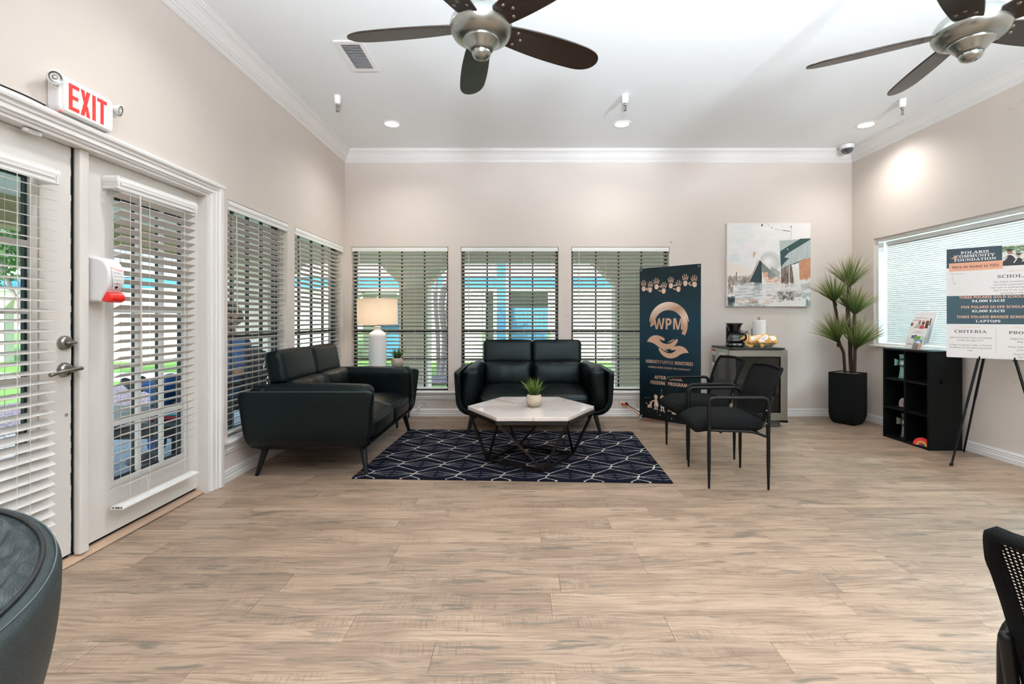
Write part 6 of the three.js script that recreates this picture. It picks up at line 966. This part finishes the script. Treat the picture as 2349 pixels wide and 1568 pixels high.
  const fingers = (w, s) => { const out = []; const [x, y, z] = w; out.push([w, [x - s * 0.02, y - 0.005, z + 0.06], 0.026, 0.032]); for (let i = 0; i < 4; i++) { const fx = x - s * 0.02 + (i - 1.5) * 0.019, L = [0.055, 0.068, 0.064, 0.048][i]; out.push([[fx, y, z + 0.07], [fx, y + 0.004, z + 0.07 + L * 0.55], 0.0095, 0.0088], [[fx, y + 0.004, z + 0.07 + L * 0.55], [fx, y - 0.014, z + 0.07 + L], 0.0088, 0.0075]); } out.push([[x - s * 0.03, y, z + 0.03], [x - s * 0.062, y - 0.004, z + 0.062], 0.0115, 0.0095], [[x - s * 0.062, y - 0.004, z + 0.062], [x - s * 0.06, y - 0.012, z + 0.09], 0.0095, 0.008]); return out; };
  const face = [[[0, 1.3, -0.185], [0, 1.27, -0.165], 0.098, 0.09], [[0, 1.23, -0.14], [0, 1.205, -0.115], 0.062, 0.045], [[0, 1.275, -0.085], [0, 1.245, -0.06], 0.01, 0.015], [neck, [0, 1.2, -0.18], 0.055, 0.052], [[0.09, 1.27, -0.17], [0.092, 1.25, -0.172], 0.016, 0.014], [[-0.09, 1.27, -0.17], [-0.092, 1.25, -0.172], 0.016, 0.014], [[-0.02, 1.214, -0.078], [0.02, 1.214, -0.078], 0.012, 0.012]];
  const skin = mat('#b98a70', 0.6);
  const body = field([[hip, [0, 0.85, -0.17], 0.12, 0.12], [[0, 0.85, -0.17], neck, 0.12, 0.06], [neck, [0, 1.2, -0.18], 0.055, 0.052], [shL, elL, 0.045, 0.038], [elL, wrL, 0.038, 0.027], [shR, elR, 0.045, 0.038], [elR, wrR, 0.038, 0.027], [hip, kneeR, 0.075, 0.05], [kneeR, ankR, 0.05, 0.032], [hip, kneeL, 0.075, 0.05], [kneeL, ankL, 0.05, 0.032], [shL, shR, 0.05, 0.05]], V(0, 0.7, 0.05), 1.5, 84);
  part('body', mergeGeometries([body, field(face, V(0, 1.25, -0.16), 0.36, 76, 0.018), field(fingers(wrL, 1), V(0.1, 0.72, 0.2), 0.26, 64, 0.006), field(fingers(wrR, -1), V(-0.1, 0.74, 0.2), 0.26, 64, 0.006)]), skin, o);
  part('shirt', field([[[0, 0.56, -0.1], [0, 0.88, -0.18], 0.165, 0.16], [[0, 0.88, -0.18], [0, 1.02, -0.2], 0.16, 0.1], [shL, shR, 0.075, 0.075], [shL, [0.24, 0.86, -0.15], 0.075, 0.065], [shR, [-0.24, 0.86, -0.15], 0.075, 0.065], [[0.24, 0.86, -0.15], [0.2, 0.745, 0.01], 0.065, 0.055], [[-0.24, 0.86, -0.15], [-0.2, 0.755, 0.01], 0.065, 0.055]], V(0, 0.8, -0.05), 1.0, 80, 0.04), mat('#2f5f9c', 0.9), o);
  const jean = mat('#1f4f86', 0.95, { bumpMap: fabricBump, bumpScale: 0.003 }), fold = []; for (let i = 0; i < 5; i++) { const t = 0.25 + i * 0.16; fold.push([[-0.16, 0.6 - t * 0.5, 0.36 + t * 0.04], [-0.05, 0.585 - t * 0.5, 0.37 + t * 0.04], 0.035, 0.03]); }
  part('jeans', field([[[0.07, 0.57, -0.1], [-0.07, 0.57, -0.1], 0.14, 0.14], [[-0.09, 0.57, -0.05], kneeR, 0.105, 0.08], [kneeR, [-0.1, 0.14, 0.4], 0.078, 0.07], [[0.09, 0.6, -0.05], kneeL, 0.1, 0.08], [kneeL, [-0.2, 0.665, 0.405], 0.078, 0.066], ...fold], V(-0.05, 0.42, 0.12), 1.05, 80, 0.035), jean, o);
  const shoe = (a, b, c) => field([[a, b, 0.048, 0.042], [b, c, 0.045, 0.034], [a, [a[0], a[1] + 0.06, a[2]], 0.042, 0.04]], V(...b), 0.5, 60, 0.02);
  part('shoe', shoe([-0.1, 0.045, 0.4], [-0.1, 0.042, 0.5], [-0.1, 0.034, 0.6]), mat('#5c666a', 0.7), o); part('shoe', shoe([-0.33, 0.65, 0.425], [-0.4, 0.66, 0.46], [-0.46, 0.7, 0.5]), mat('#20262a', 0.6), o);
  part('hair', field([[[0, 1.33, -0.2], [0, 1.3, -0.22], 0.095, 0.095], [[0, 1.36, -0.15], [0, 1.35, -0.2], 0.07, 0.08]], V(0, 1.3, -0.2), 0.4, 60, 0.02), mat('#231a15', 0.8), o);
  for (const s of [-1, 1]) part('eye', new THREE.SphereGeometry(0.0115, 12, 10).translate(s * 0.032, 1.275, -0.087), mat('#e9e4de', 0.3), o), part('iris', new THREE.SphereGeometry(0.006, 10, 8).translate(s * 0.032, 1.275, -0.0795), M.black, o);
}

// ---------------------------------------------------------------- hand over
scene.traverse((o) => { if (o.isMesh) { o.castShadow = true; o.receiveShadow = true; } });
const renderer = new THREE.WebGLRenderer({ antialias: true });
renderer.shadowMap.enabled = true;
renderer.toneMapping = THREE.LinearToneMapping;
renderer.toneMappingExposure = EXPOSURE;
renderer.render(scene, camera);
